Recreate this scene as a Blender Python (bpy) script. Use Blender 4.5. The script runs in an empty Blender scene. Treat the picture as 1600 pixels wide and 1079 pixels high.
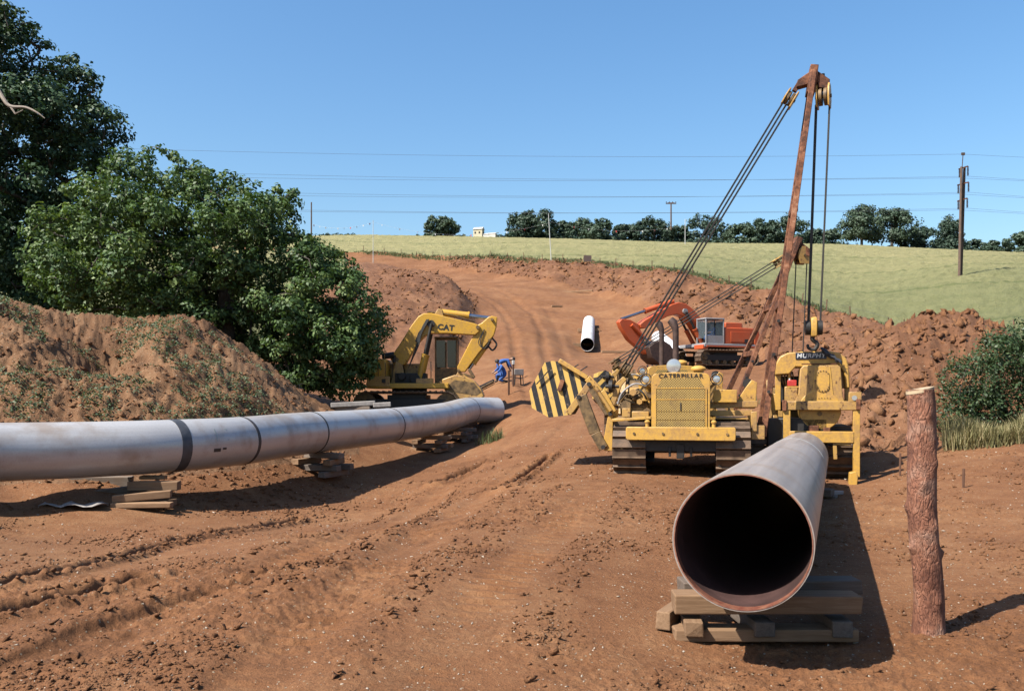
import bpy, bmesh, math, random
import numpy as np
from mathutils import Vector, Matrix

R = math.radians
rng = np.random.default_rng(7)
random.seed(7)
scene = bpy.context.scene
COL = scene.collection

# ------------------------------------------------------------------ camera, sky, sun, exposure
F = 1385.0            # focal length in photograph pixels (photograph is 1600 wide)
HZ = 620.0            # row of the true horizon
CAMZ = 1.75
cam = bpy.data.cameras.new('camera')
cam.sensor_width = 36.0
cam.lens = 36.0 * F / 1600.0
cam.shift_y = (HZ - 539.5) / 1600.0
cam.clip_start = 0.1
cam.clip_end = 3000
camo = bpy.data.objects.new('camera', cam)
camo.location = (0, 0, CAMZ)
camo.rotation_euler = (R(90), 0, 0)
COL.objects.link(camo)
scene.camera = camo

SUN_EL = 49.0
LT = Vector((0.85, 0.53))                      # horizontal direction the light travels
world = bpy.data.worlds.new('World')
scene.world = world
world.use_nodes = True
wn = world.node_tree
sky = wn.nodes.new('ShaderNodeTexSky')
sky.sky_type = 'NISHITA'
sky.sun_disc = False
sky.sun_elevation = R(SUN_EL)
sky.sun_rotation = math.atan2(-LT.x, -LT.y)      # rotation is clockwise from +Y
sky.altitude = 60
sky.air_density = 1.3
sky.dust_density = 1.6
sky.ozone_density = 4.0
hs_ = wn.nodes.new('ShaderNodeHueSaturation')
hs_.inputs['Saturation'].default_value = 1.2
wn.links.new(sky.outputs[0], hs_.inputs['Color'])
wn.links.new(hs_.outputs[0], wn.nodes['Background'].inputs[0])
wn.nodes['Background'].inputs[1].default_value = 0.078

sun = bpy.data.lights.new('sun', 'SUN')
sun.energy = 5.0
sun.angle = R(0.53)
sun.color = (1.0, 0.95, 0.86)
suno = bpy.data.objects.new('sun', sun)
ce = math.cos(R(SUN_EL))
ldir = Vector((LT.x * ce, LT.y * ce, -math.sin(R(SUN_EL)))).normalized()
suno.rotation_euler = ldir.to_track_quat('-Z', 'Y').to_euler()
suno.location = (-30, -15, 40)
COL.objects.link(suno)

vs = scene.view_settings
vs.view_transform = 'Standard'
vs.look = 'None'
vs.exposure = 1.32
vs.gamma = 1.0
vs.use_curve_mapping = False
scene.cycles.max_bounces = 6
scene.cycles.diffuse_bounces = 1
scene.cycles.transparent_max_bounces = 8

# ------------------------------------------------------------------ pixel <-> place
def P(px, py, Y):
    """the point of the place seen at photograph pixel (px, py) at depth Y"""
    return Vector(((px - 800.0) / F * Y, Y, CAMZ + (HZ - py) / F * Y))

# ------------------------------------------------------------------ materials
class NT:
    def __init__(s, name):
        m = bpy.data.materials.new(name)
        m.use_nodes = True
        s.m = m
        s.t = m.node_tree
        s.b = s.t.nodes['Principled BSDF']
        s.out = s.t.nodes['Material Output']
        s._co = None
    def n(s, typ, **kw):
        nd = s.t.nodes.new(typ)
        for k, v in kw.items():
            if k.startswith('i_'):
                key = k[2:]
                key = int(key) if key.isdigit() else key.replace('_', ' ')
                nd.inputs[key].default_value = v
            else:
                setattr(nd, k, v)
        return nd
    def l(s, a, b):
        s.t.links.new(a, b)
    def co(s, kind='Object'):
        if s._co is None:
            s._co = s.n('ShaderNodeTexCoord')
        return s._co.outputs[kind]
    def noise(s, scale, detail=4, rough=0.55, vec=None, dist=0.0):
        nd = s.n('ShaderNodeTexNoise')
        nd.inputs['Scale'].default_value = scale
        nd.inputs['Detail'].default_value = detail
        nd.inputs['Roughness'].default_value = rough
        nd.inputs['Distortion'].default_value = dist
        s.l(vec if vec is not None else s.co(), nd.inputs['Vector'])
        return nd.outputs['Fac']
    def ramp(s, fac, stops, interp='LINEAR'):
        nd = s.n('ShaderNodeValToRGB')
        cr = nd.color_ramp
        cr.interpolation = interp
        while len(cr.elements) < len(stops):
            cr.elements.new(0.5)
        for e, (p, c) in zip(cr.elements, stops):
            e.position = p
            e.color = (c, c, c, 1) if isinstance(c, (int, float)) else (*c, 1)
        s.l(fac, nd.inputs['Fac'])
        return nd.outputs['Color']
    def mix(s, fac, a, b, mode='MIX'):
        nd = s.n('ShaderNodeMix', data_type='RGBA', blend_type=mode)
        for sock, v in ((nd.inputs[0], fac), (nd.inputs[6], a), (nd.inputs[7], b)):
            if isinstance(v, (int, float)):
                sock.default_value = v
            elif isinstance(v, tuple):
                sock.default_value = (*v, 1)
            else:
                s.l(v, sock)
        return nd.outputs[2]
    def math(s, op, a, b=None, clamp=False):
        nd = s.n('ShaderNodeMath', operation=op, use_clamp=clamp)
        for sock, v in ((nd.inputs[0], a), (nd.inputs[1], b)):
            if v is None:
                continue
            if isinstance(v, (int, float)):
                sock.default_value = v
            else:
                s.l(v, sock)
        return nd.outputs[0]
    def bump(s, h, strength=0.5, dist=0.02):
        nd = s.n('ShaderNodeBump')
        nd.inputs['Strength'].default_value = strength
        nd.inputs['Distance'].default_value = dist
        s.l(h, nd.inputs['Height'])
        s.l(nd.outputs['Normal'], s.b.inputs['Normal'])
    def col(s, c):
        if isinstance(c, tuple):
            s.b.inputs['Base Color'].default_value = (*c, 1)
        else:
            s.l(c, s.b.inputs['Base Color'])
    def set(s, rough=0.6, metal=0.0, spec=0.5):
        if isinstance(rough, (int, float)):
            s.b.inputs['Roughness'].default_value = rough
        else:
            s.l(rough, s.b.inputs['Roughness'])
        s.b.inputs['Metallic'].default_value = metal
        s.b.inputs['Specular IOR Level'].default_value = spec

DUST = (0.30, 0.165, 0.085)

def m_paint(name, c, rust=(0.12, 0.045, 0.02), dust=0.55, wear=0.62, rough=0.42):
    t = NT(name)
    big = t.noise(1.7, 5, 0.6)
    fine = t.noise(14, 6, 0.65)
    shade = t.mix(big, tuple(x * 0.82 for x in c), tuple(min(1, x * 1.12) for x in c))
    # dust lying over the paint
    d = t.ramp(t.math('ADD', t.math('MULTIPLY', big, 0.6), t.math('MULTIPLY', fine, 0.55)), [(0.50, 0.0), (0.72, dust)])
    c1 = t.mix(d, shade, DUST)
    w = t.ramp(t.noise(6.5, 7, 0.7), [(wear, 0.0), (wear + 0.05, 1.0)])
    c2 = t.mix(w, c1, rust)
    t.col(c2)
    t.set(t.ramp(fine, [(0.3, rough - 0.1), (0.7, rough + 0.25)]), 0.0, 0.45)
    t.bump(fine, 0.12, 0.01)
    return t.m

def m_plain(name, c, rough=0.6, metal=0.0, var=0.25, scale=6.0, bump=0.15, c2=None):
    t = NT(name)
    a = t.noise(scale, 6, 0.62)
    lo = tuple(x * (1 - var) for x in c)
    hi = c2 if c2 else tuple(min(1, x * (1 + var)) for x in c)
    t.col(t.mix(t.ramp(a, [(0.3, 0.0), (0.7, 1.0)]), lo, hi))
    t.set(t.ramp(a, [(0.25, max(0.05, rough - 0.12)), (0.75, min(1, rough + 0.12))]), metal)
    if bump:
        t.bump(t.noise(scale * 5, 5, 0.65), bump, 0.01)
    return t.m

def m_soil(name, dark, mid, light, stones=0.0, fine=1.0, cold=False):
    t = NT(name)
    big = t.noise(0.22, 4, 0.55)
    med = t.noise(1.9, 6, 0.62)
    sm = t.noise(17, 7, 0.68)
    gr = t.noise(70, 5, 0.7)
    f = t.math('ADD', t.math('ADD', t.math('MULTIPLY', big, 0.45), t.math('MULTIPLY', med, 0.40)), t.math('MULTIPLY', sm, 0.35))
    c = t.ramp(f, [(0.45, dark), (0.585, mid), (0.72, light)])
    c = t.mix(t.ramp(gr, [(0.34, 0.7), (0.5, 0.0)]), c, tuple(x * 0.5 for x in dark))
    if stones:
        v = t.n('ShaderNodeTexVoronoi', feature='F1')
        v.inputs['Scale'].default_value = 26
        v.inputs['Randomness'].default_value = 1
        t.l(t.co(), v.inputs['Vector'])
        sel = t.n('ShaderNodeSeparateColor')
        t.l(v.outputs['Color'], sel.inputs[0])
        m1 = t.math('LESS_THAN', v.outputs['Distance'], 0.24)
        m2 = t.math('GREATER_THAN', sel.outputs[0], 1.0 - stones)
        c = t.mix(t.math('MULTIPLY', m1, m2), c, (0.52, 0.45, 0.36))
    t.col(c)
    t.set(0.92, 0, 0.2)
    h = t.math('ADD', t.math('MULTIPLY', sm, 0.7), t.math('MULTIPLY', gr, 0.3))
    t.bump(h, 0.9 * fine, 0.05)
    return t.m

def m_leaf(name, c_dark, c_light, c_hot, rough=0.42, trans=0.28):
    t = NT(name)
    at = t.n('ShaderNodeAttribute', attribute_name='tint')
    c = t.ramp(at.outputs['Fac'], [(0.0, c_dark), (0.6, c_light), (1.0, c_hot)])
    t.col(c)
    t.set(rough, 0, 0.28)
    tr = t.n('ShaderNodeBsdfTranslucent')
    t.l(t.mix(1.0, c, (1.0, 1.0, 0.45), 'MULTIPLY'), tr.inputs['Color'])
    mx = t.n('ShaderNodeMixShader')
    mx.inputs[0].default_value = trans
    t.l(t.b.outputs[0], mx.inputs[1])
    t.l(tr.outputs[0], mx.inputs[2])
    t.l(mx.outputs[0], t.out.inputs['Surface'])
    return t.m

def m_pipe(name, c, streak, rough, metal):
    """coated steel: faint lengthwise streaks from the rolling and a film of dust"""
    t = NT(name)
    uv = t.n('ShaderNodeAttribute', attribute_name='around')     # vector: around, along, 0
    mp = t.n('ShaderNodeMapping')
    mp.inputs['Scale'].default_value = (7.0, 0.12, 1.0)
    t.l(uv.outputs['Vector'], mp.inputs['Vector'])
    st = t.noise(2.2, 5, 0.6, mp.outputs['Vector'])
    bl = t.noise(1.3, 5, 0.6)
    fi = t.noise(38, 5, 0.7)
    c1 = t.mix(t.ramp(st, [(0.3, 0.0), (0.7, 1.0)]), c, streak)
    c2 = t.mix(t.ramp(bl, [(0.50, 0.0), (0.70, 0.6)]), c1, (0.36, 0.25, 0.17))
    c3 = t.mix(t.ramp(fi, [(0.35, 0.25), (0.5, 0.0)]), c2, tuple(x * 0.55 for x in c))
    t.col(c3)
    t.set(t.ramp(t.math('ADD', t.math('MULTIPLY', bl, 0.6), t.math('MULTIPLY', st, 0.4)), [(0.3, rough - 0.08), (0.75, rough + 0.2)]), metal, 0.5)
    t.bump(fi, 0.06, 0.005)
    return t.m

def m_wood(name, a, b, scale=(1.0, 14.0, 14.0)):
    t = NT(name)
    oi = t.n('ShaderNodeObjectInfo')
    ad = t.n('ShaderNodeVectorMath', operation='ADD')
    t.l(t.co(), ad.inputs[0])
    t.l(oi.outputs['Random'], ad.inputs[1])
    mp = t.n('ShaderNodeMapping')
    mp.inputs['Scale'].default_value = scale
    t.l(ad.outputs[0], mp.inputs['Vector'])
    g = t.noise(2.5, 7, 0.65, mp.outputs['Vector'], 0.6)
    bl = t.noise(3.0, 4, 0.6)
    c = t.mix(t.ramp(g, [(0.3, 0.0), (0.7, 1.0)]), a, b)
    c = t.mix(t.ramp(bl, [(0.5, 0.0), (0.8, 0.5)]), c, DUST)
    hv = t.n('ShaderNodeHueSaturation')
    t.l(c, hv.inputs['Color'])
    t.l(t.math('ADD', t.math('MULTIPLY', oi.outputs['Random'], 0.5), 0.72), hv.inputs['Value'])
    t.col(hv.outputs[0])
    t.set(0.82, 0, 0.25)
    t.bump(g, 0.35, 0.01)
    return t.m

def m_rust(name):
    t = NT(name)
    a = t.noise(3.5, 7, 0.68)
    b = t.noise(16, 6, 0.7)
    f = t.math('ADD', t.math('MULTIPLY', a, 0.65), t.math('MULTIPLY', b, 0.35))
    c = t.ramp(f, [(0.36, (0.03, 0.016, 0.012)), (0.47, (0.16, 0.06, 0.03)), (0.57, (0.34, 0.135, 0.065)), (0.70, (0.56, 0.32, 0.20))])
    t.col(c)
    t.set(0.75, 0.1, 0.3)
    t.bump(b, 0.4, 0.01)
    return t.m

def m_stripe(name):
    t = NT(name)
    at = t.n('ShaderNodeAttribute', attribute_name='around')
    sp = t.n('ShaderNodeSeparateXYZ')
    t.l(at.outputs['Vector'], sp.inputs[0])
    nz = t.noise(9, 6, 0.7)
    ph = t.math('ADD', sp.outputs[0], t.math('MULTIPLY', nz, 0.05))
    fr = t.math('FRACT', ph)
    m = t.math('GREATER_THAN', fr, 0.47)
    c = t.mix(m, (0.86, 0.54, 0.13), (0.022, 0.022, 0.024))
    w = t.ramp(t.noise(7, 7, 0.7), [(0.56, 0.0), (0.66, 0.75)])
    c = t.mix(w, c, (0.33, 0.24, 0.17))
    t.col(c)
    t.set(0.6, 0, 0.35)
    return t.m

def m_grille(name):
    t = NT(name)
    sp = t.n('ShaderNodeSeparateXYZ')
    t.l(t.co(), sp.inputs[0])
    K = 2 * math.pi / 0.105
    y = t.math('MULTIPLY', sp.outputs[1], K)
    z = t.math('MULTIPLY', sp.outputs[2], K * 1.0)
    s = t.math('MULTIPLY', t.math('SINE', t.math('ADD', y, z)), t.math('SINE', t.math('SUBTRACT', y, z)))
    hole = t.ramp(t.math('ABSOLUTE', s), [(0.34, 0.0), (0.6, 1.0)])
    nz = t.noise(3.2, 5, 0.65)
    base = t.mix(t.ramp(nz, [(0.5, 0.0), (0.75, 0.8)]), (0.66, 0.42, 0.10), (0.25, 0.14, 0.06))
    t.col(t.mix(hole, base, (0.085, 0.055, 0.02)))
    t.set(0.65)
    t.bump(t.math('SUBTRACT', 1.0, hole), 0.8, 0.02)
    return t.m

def m_crop():
    t = NT('crop')
    sp = t.n('ShaderNodeSeparateXYZ')
    t.l(t.co(), sp.inputs[0])
    big = t.noise(0.018, 5, 0.55)
    med = t.noise(0.12, 6, 0.6, None, 0.5)
    fin = t.noise(1.6, 7, 0.75)
    f = t.math('ADD', t.math('ADD', t.math('MULTIPLY', big, 0.5), t.math('MULTIPLY', med, 0.3)), t.math('MULTIPLY', fin, 0.35))
    # the upper slope ripens first, the hollow keeps green
    h = t.math('MULTIPLY', t.math('SUBTRACT', sp.outputs[2], 16.0), 0.011)
    f = t.math('ADD', f, h)
    c = t.ramp(f, [(0.38, (0.25, 0.26, 0.118)), (0.55, (0.31, 0.305, 0.14)), (0.74, (0.43, 0.385, 0.185))])
    # tramlines: pairs of wheel marks where greener plants stand, 24 m apart
    wob = t.math('MULTIPLY', t.noise(0.02, 2, 0.5), 14.0)
    q = t.math('ADD', t.math('ADD', t.math('MULTIPLY', sp.outputs[0], 0.45), t.math('MULTIPLY', sp.outputs[1], 0.89)), wob)
    md = t.math('ABSOLUTE', t.math('SUBTRACT', t.math('FRACT', t.math('DIVIDE', q, 26.0)), 0.5))
    tl = t.ramp(md, [(0.018, 0.55), (0.03, 0.0)])
    c = t.mix(tl, c, (0.12, 0.15, 0.05))
    c = t.mix(t.ramp(t.noise(5.0, 5, 0.8), [(0.30, 0.5), (0.52, 0.0)]), c, (0.12, 0.14, 0.05))
    c = t.mix(t.ramp(t.noise(0.35, 6, 0.7), [(0.42, 0.30), (0.56, 0.0)]), c, (0.15, 0.17, 0.065))
    t.col(c)
    t.set(0.9, 0, 0.15)
    t.bump(fin, 0.9, 0.5)
    return t.m

def m_glass(name='cab_glass', tint=(0.10, 0.13, 0.15)):
    t = NT(name)
    t.col(tint)
    t.set(0.06, 0.0, 0.6)
    t.b.inputs['Alpha'].default_value = 0.45
    return t.m

M = {}
M['soil'] = m_soil('soil', (0.225, 0.105, 0.050), (0.355, 0.172, 0.086), (0.46, 0.255, 0.140), stones=0.13)
M['spoil'] = m_soil('spoil_soil', (0.165, 0.082, 0.048), (0.285, 0.142, 0.082), (0.41, 0.235, 0.148), stones=0.03)
M['clod'] = m_soil('clod_soil', (0.21, 0.105, 0.056), (0.345, 0.172, 0.092), (0.45, 0.255, 0.150))
M['mound'] = m_soil('mound_soil', (0.18, 0.100, 0.058), (0.31, 0.175, 0.100), (0.45, 0.29, 0.185), stones=0.16)
M['pebble'] = m_plain('pebble', (0.50, 0.42, 0.33), 0.8, var=0.45, scale=3)
M['crop'] = m_crop()
M['yellow'] = m_paint('yellow_paint', (0.82, 0.46, 0.085), dust=0.65, wear=0.615)
M['yellow_worn'] = m_paint('worn_yellow_paint', (0.66, 0.38, 0.10), dust=0.85, wear=0.58)
M['yellow_cat'] = m_paint('golden_yellow_paint', (0.82, 0.45, 0.035), dust=0.5, wear=0.635)
M['orange'] = m_paint('orange_paint', (0.75, 0.115, 0.022), dust=0.4, wear=0.66)
M['pale_grey'] = m_paint('pale_grey_paint', (0.42, 0.43, 0.45), dust=0.4, wear=0.7)
M['rust'] = m_rust('rusted_steel')
M['track'] = m_plain('track_steel', (0.16, 0.105, 0.07), 0.65, 0.35, 0.4, 5, 0.35, (0.30, 0.19, 0.12))
M['dark'] = m_plain('dark_steel', (0.035, 0.03, 0.027), 0.6, 0.3, 0.4)
M['grease'] = m_plain('greasy_iron', (0.13, 0.085, 0.045), 0.6, 0.3, 0.5, 7, 0.3, (0.36, 0.22, 0.09))
M['black'] = m_plain('black_rubber', (0.02, 0.02, 0.02), 0.6, 0, 0.3)
M['chrome'] = m_plain('lamp_glass', (0.75, 0.78, 0.80), 0.12, 0.6, 0.1, 3, 0)
M['blue_rod'] = m_plain('cylinder_rod', (0.45, 0.52, 0.62), 0.15, 0.9, 0.1, 3, 0)
M['rope'] = m_plain('wire_rope', (0.05, 0.045, 0.04), 0.55, 0.5, 0.4, 30)
M['cable'] = m_plain('power_cable', (0.16, 0.17, 0.19), 0.5, 0.3, 0.1, 2, 0)
M['exhaust'] = m_plain('exhaust_iron', (0.10, 0.065, 0.055), 0.7, 0.4, 0.35, 9, 0.2, (0.17, 0.10, 0.08))
M['stripe'] = m_stripe('hazard_stripes')
M['grille'] = m_grille('grille_mesh')
M['pipe'] = m_pipe('grey_pipe', (0.60, 0.575, 0.57), (0.70, 0.68, 0.67), 0.34, 0.30)
M['pipe_near'] = m_pipe('mill_pipe', (0.36, 0.295, 0.255), (0.55, 0.47, 0.42), 0.42, 0.30)
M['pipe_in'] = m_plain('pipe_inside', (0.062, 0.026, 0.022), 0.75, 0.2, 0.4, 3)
M['primer'] = m_plain('red_primer', (0.33, 0.075, 0.05), 0.6, 0.1, 0.4, 12, 0.2, (0.40, 0.18, 0.10))
M['pipe_white'] = m_pipe('white_pipe', (0.76, 0.75, 0.74), (0.82, 0.81, 0.80), 0.5, 0.0)
M['band'] = m_plain('weld_band', (0.105, 0.11, 0.125), 0.55, 0.3, 0.3, 8)
M['band_thin'] = m_plain('weld_bead', (0.09, 0.08, 0.08), 0.6, 0.4, 0.4, 8)
M['chalk'] = m_plain('chalk_ring', (0.50, 0.55, 0.55), 0.7, 0, 0.2, 9)
M['timber'] = m_wood('sawn_timber', (0.30, 0.17, 0.09), (0.50, 0.31, 0.18))
M['timber_grey_shade'] = m_wood('weathered_shaded_timber', (0.25, 0.19, 0.15), (0.42, 0.34, 0.28))  # weathered grey; its darker tone also stands for shade on the sleepers
M['stake'] = m_wood('stake_wood', (0.12, 0.06, 0.04), (0.25, 0.13, 0.08), (14, 14, 1))
M['polewood'] = m_wood('creosoted_pole', (0.09, 0.06, 0.05), (0.19, 0.13, 0.10), (10, 10, 0.7))
M['barkoak'] = m_plain('oak_bark', (0.075, 0.058, 0.042), 0.85, 0, 0.4, 7, 0.5, (0.17, 0.14, 0.11))
M['deadwood'] = m_plain('dead_branch', (0.36, 0.29, 0.23), 0.8, 0, 0.3, 9, 0.3)
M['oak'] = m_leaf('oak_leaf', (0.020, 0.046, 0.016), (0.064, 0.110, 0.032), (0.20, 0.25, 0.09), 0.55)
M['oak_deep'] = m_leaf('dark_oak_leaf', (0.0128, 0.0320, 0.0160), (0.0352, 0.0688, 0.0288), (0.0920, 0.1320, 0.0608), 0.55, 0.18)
M['hedge'] = m_leaf('hedge_leaf', (0.0224, 0.0400, 0.0272), (0.0384, 0.0640, 0.0400), (0.0640, 0.0920, 0.0560), 0.6, 0.12)
M['thorn'] = m_leaf('thorn_leaf', (0.0192, 0.0368, 0.0160), (0.0440, 0.0736, 0.0288), (0.0880, 0.1160, 0.0520), 0.5)
M['weed'] = m_leaf('weed_leaf', (0.0400, 0.0640, 0.0304), (0.0720, 0.1040, 0.0520), (0.1280, 0.1520, 0.0880), 0.6)
M['verge'] = m_leaf('verge_grass', (0.0400, 0.0600, 0.0224), (0.0760, 0.1000, 0.0360), (0.1520, 0.1480, 0.0680), 0.7, 0.2)
M['straw'] = m_leaf('dry_grass', (0.1040, 0.1040, 0.0400), (0.2080, 0.1760, 0.0800), (0.3360, 0.2720, 0.1520), 0.7, 0.2)
M['glass'] = m_glass()
M['blue_cloth'] = m_plain('blue_overalls', (0.035, 0.13, 0.46), 0.85, 0, 0.25, 8)
M['skin'] = m_plain('skin', (0.50, 0.29, 0.20), 0.6, 0, 0.1, 8, 0)
M['hair'] = m_plain('hair', (0.03, 0.022, 0.018), 0.7, 0, 0.2, 20)
M['white_plastic'] = m_plain('white_plastic', (0.75, 0.75, 0.73), 0.4, 0, 0.08)
M['jacket'] = m_plain('dark_cloth', (0.05, 0.055, 0.075), 0.9, 0, 0.5, 9, 0.5)
M['sign_blue'] = m_plain('sign_blue', (0.012, 0.02, 0.05), 0.4, 0, 0.2)
M['letter_white'] = m_plain('white_lettering', (0.80, 0.80, 0.80), 0.5, 0, 0.05, 3, 0)
M['letter_black'] = m_plain('black_lettering', (0.02, 0.018, 0.015), 0.5, 0, 0.1, 3, 0)
M['red'] = m_plain('red_paint', (0.60, 0.04, 0.03), 0.5, 0, 0.2)
M['cream'] = m_plain('cream_render', (0.74, 0.66, 0.46), 0.8, 0, 0.08)
M['white_wall'] = m_plain('white_render', (0.80, 0.76, 0.68), 0.8, 0, 0.06)
M['slate'] = m_plain('pale_roof', (0.62, 0.60, 0.56), 0.7, 0, 0.1)
M['brick_red'] = m_plain('brick_red', (0.28, 0.13, 0.08), 0.8, 0, 0.2)
M['signboard'] = m_plain('brown_board', (0.12, 0.07, 0.055), 0.6, 0, 0.2)
M['ceramic'] = m_plain('insulator_glaze', (0.07, 0.05, 0.05), 0.25, 0, 0.2)
M['sheet'] = m_plain('grey_sheet', (0.40, 0.36, 0.33), 0.7, 0, 0.25, 5, 0.4)

def m_bark():
    t = NT('pine_bark')
    mp = t.n('ShaderNodeMapping')
    mp.inputs['Scale'].default_value = (1, 1, 0.42)
    t.l(t.co(), mp.inputs['Vector'])
    v = t.n('ShaderNodeTexVoronoi', feature='DISTANCE_TO_EDGE')
    v.inputs['Scale'].default_value = 24
    nz = t.noise(5, 5, 0.65, mp.outputs[0], 0.5)
    wv = t.n('ShaderNodeVectorMath', operation='ADD')
    t.l(mp.outputs[0], wv.inputs[0])
    t.l(t.math('MULTIPLY', nz, 0.25), wv.inputs[1])
    t.l(wv.outputs[0], v.inputs['Vector'])
    big = t.noise(2.6, 5, 0.6)
    c = t.ramp(big, [(0.35, (0.22, 0.085, 0.052)), (0.52, (0.43, 0.185, 0.110)), (0.68, (0.60, 0.37, 0.27))])
    cr = t.ramp(v.outputs['Distance'], [(0.0, 0.32), (0.06, 0.0)])
    c = t.mix(cr, c, (0.10, 0.045, 0.032))
    fine = t.noise(46, 6, 0.72, mp.outputs[0])
    c = t.mix(t.ramp(fine, [(0.38, 0.75), (0.48, 0.0)]), c, (0.16, 0.07, 0.05))
    t.col(c)
    t.set(0.85, 0, 0.25)
    h = t.math('ADD', t.ramp(v.outputs['Distance'], [(0.0, 0.0), (0.2, 0.6)]), t.math('MULTIPLY', fine, 0.5))
    t.bump(h, 0.7, 0.02)
    return t.m
M['bark'] = m_bark()
M['cutwood'] = m_plain('fresh_cut_wood', (0.58, 0.40, 0.22), 0.75, 0, 0.2, 10, 0.3, (0.70, 0.55, 0.36))

M['glass_dark'] = m_glass('dark_cab_glass', (0.03, 0.035, 0.04))
M['glass_dark'].node_tree.nodes['Principled BSDF'].inputs['Alpha'].default_value = 0.95
M['glass'].node_tree.nodes['Principled BSDF'].inputs['Alpha'].default_value = 0.30
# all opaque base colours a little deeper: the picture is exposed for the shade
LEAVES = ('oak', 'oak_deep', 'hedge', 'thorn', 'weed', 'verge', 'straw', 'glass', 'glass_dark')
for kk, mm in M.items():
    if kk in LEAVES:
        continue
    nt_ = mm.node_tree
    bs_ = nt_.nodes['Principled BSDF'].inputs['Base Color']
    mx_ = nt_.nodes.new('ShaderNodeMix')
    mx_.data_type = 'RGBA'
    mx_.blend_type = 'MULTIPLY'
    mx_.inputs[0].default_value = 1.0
    gk_ = 0.41 if kk in ('soil', 'spoil', 'clod', 'mound') else 0.56 if kk in ('pipe', 'pipe_near') else 0.42 if kk == 'bark' else 0.64 if kk.startswith('pipe') else 0.46 if kk == 'timber' else 0.36 if kk.startswith('timber') else 0.50  # lower factor on the grey timber puts shade into its colour
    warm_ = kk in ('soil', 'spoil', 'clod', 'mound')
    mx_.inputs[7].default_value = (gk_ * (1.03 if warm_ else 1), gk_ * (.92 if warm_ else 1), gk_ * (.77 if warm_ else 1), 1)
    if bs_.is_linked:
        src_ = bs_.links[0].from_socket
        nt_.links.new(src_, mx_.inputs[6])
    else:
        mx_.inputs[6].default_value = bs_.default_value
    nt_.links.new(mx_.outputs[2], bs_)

# ------------------------------------------------------------------ object helpers
def tag(o, label=None, cat=None, group=None, kind=None):
    if label: o['label'] = label
    if cat: o['category'] = cat
    if group: o['group'] = group
    if kind: o['kind'] = kind
    return o

def thing(name, label, cat, loc=(0, 0, 0), rotz=0.0, group=None):
    o = bpy.data.objects.new(name, None)
    o.empty_display_size = 0.3
    COL.objects.link(o)
    o.location = loc
    o.rotation_euler = (0, 0, rotz)
    return tag(o, label, cat, group)

def link_mesh(name, me, parent=None):
    o = bpy.data.objects.new(name, me)
    COL.objects.link(o)
    if parent is not None:
        o.parent = parent
    return o

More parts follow.
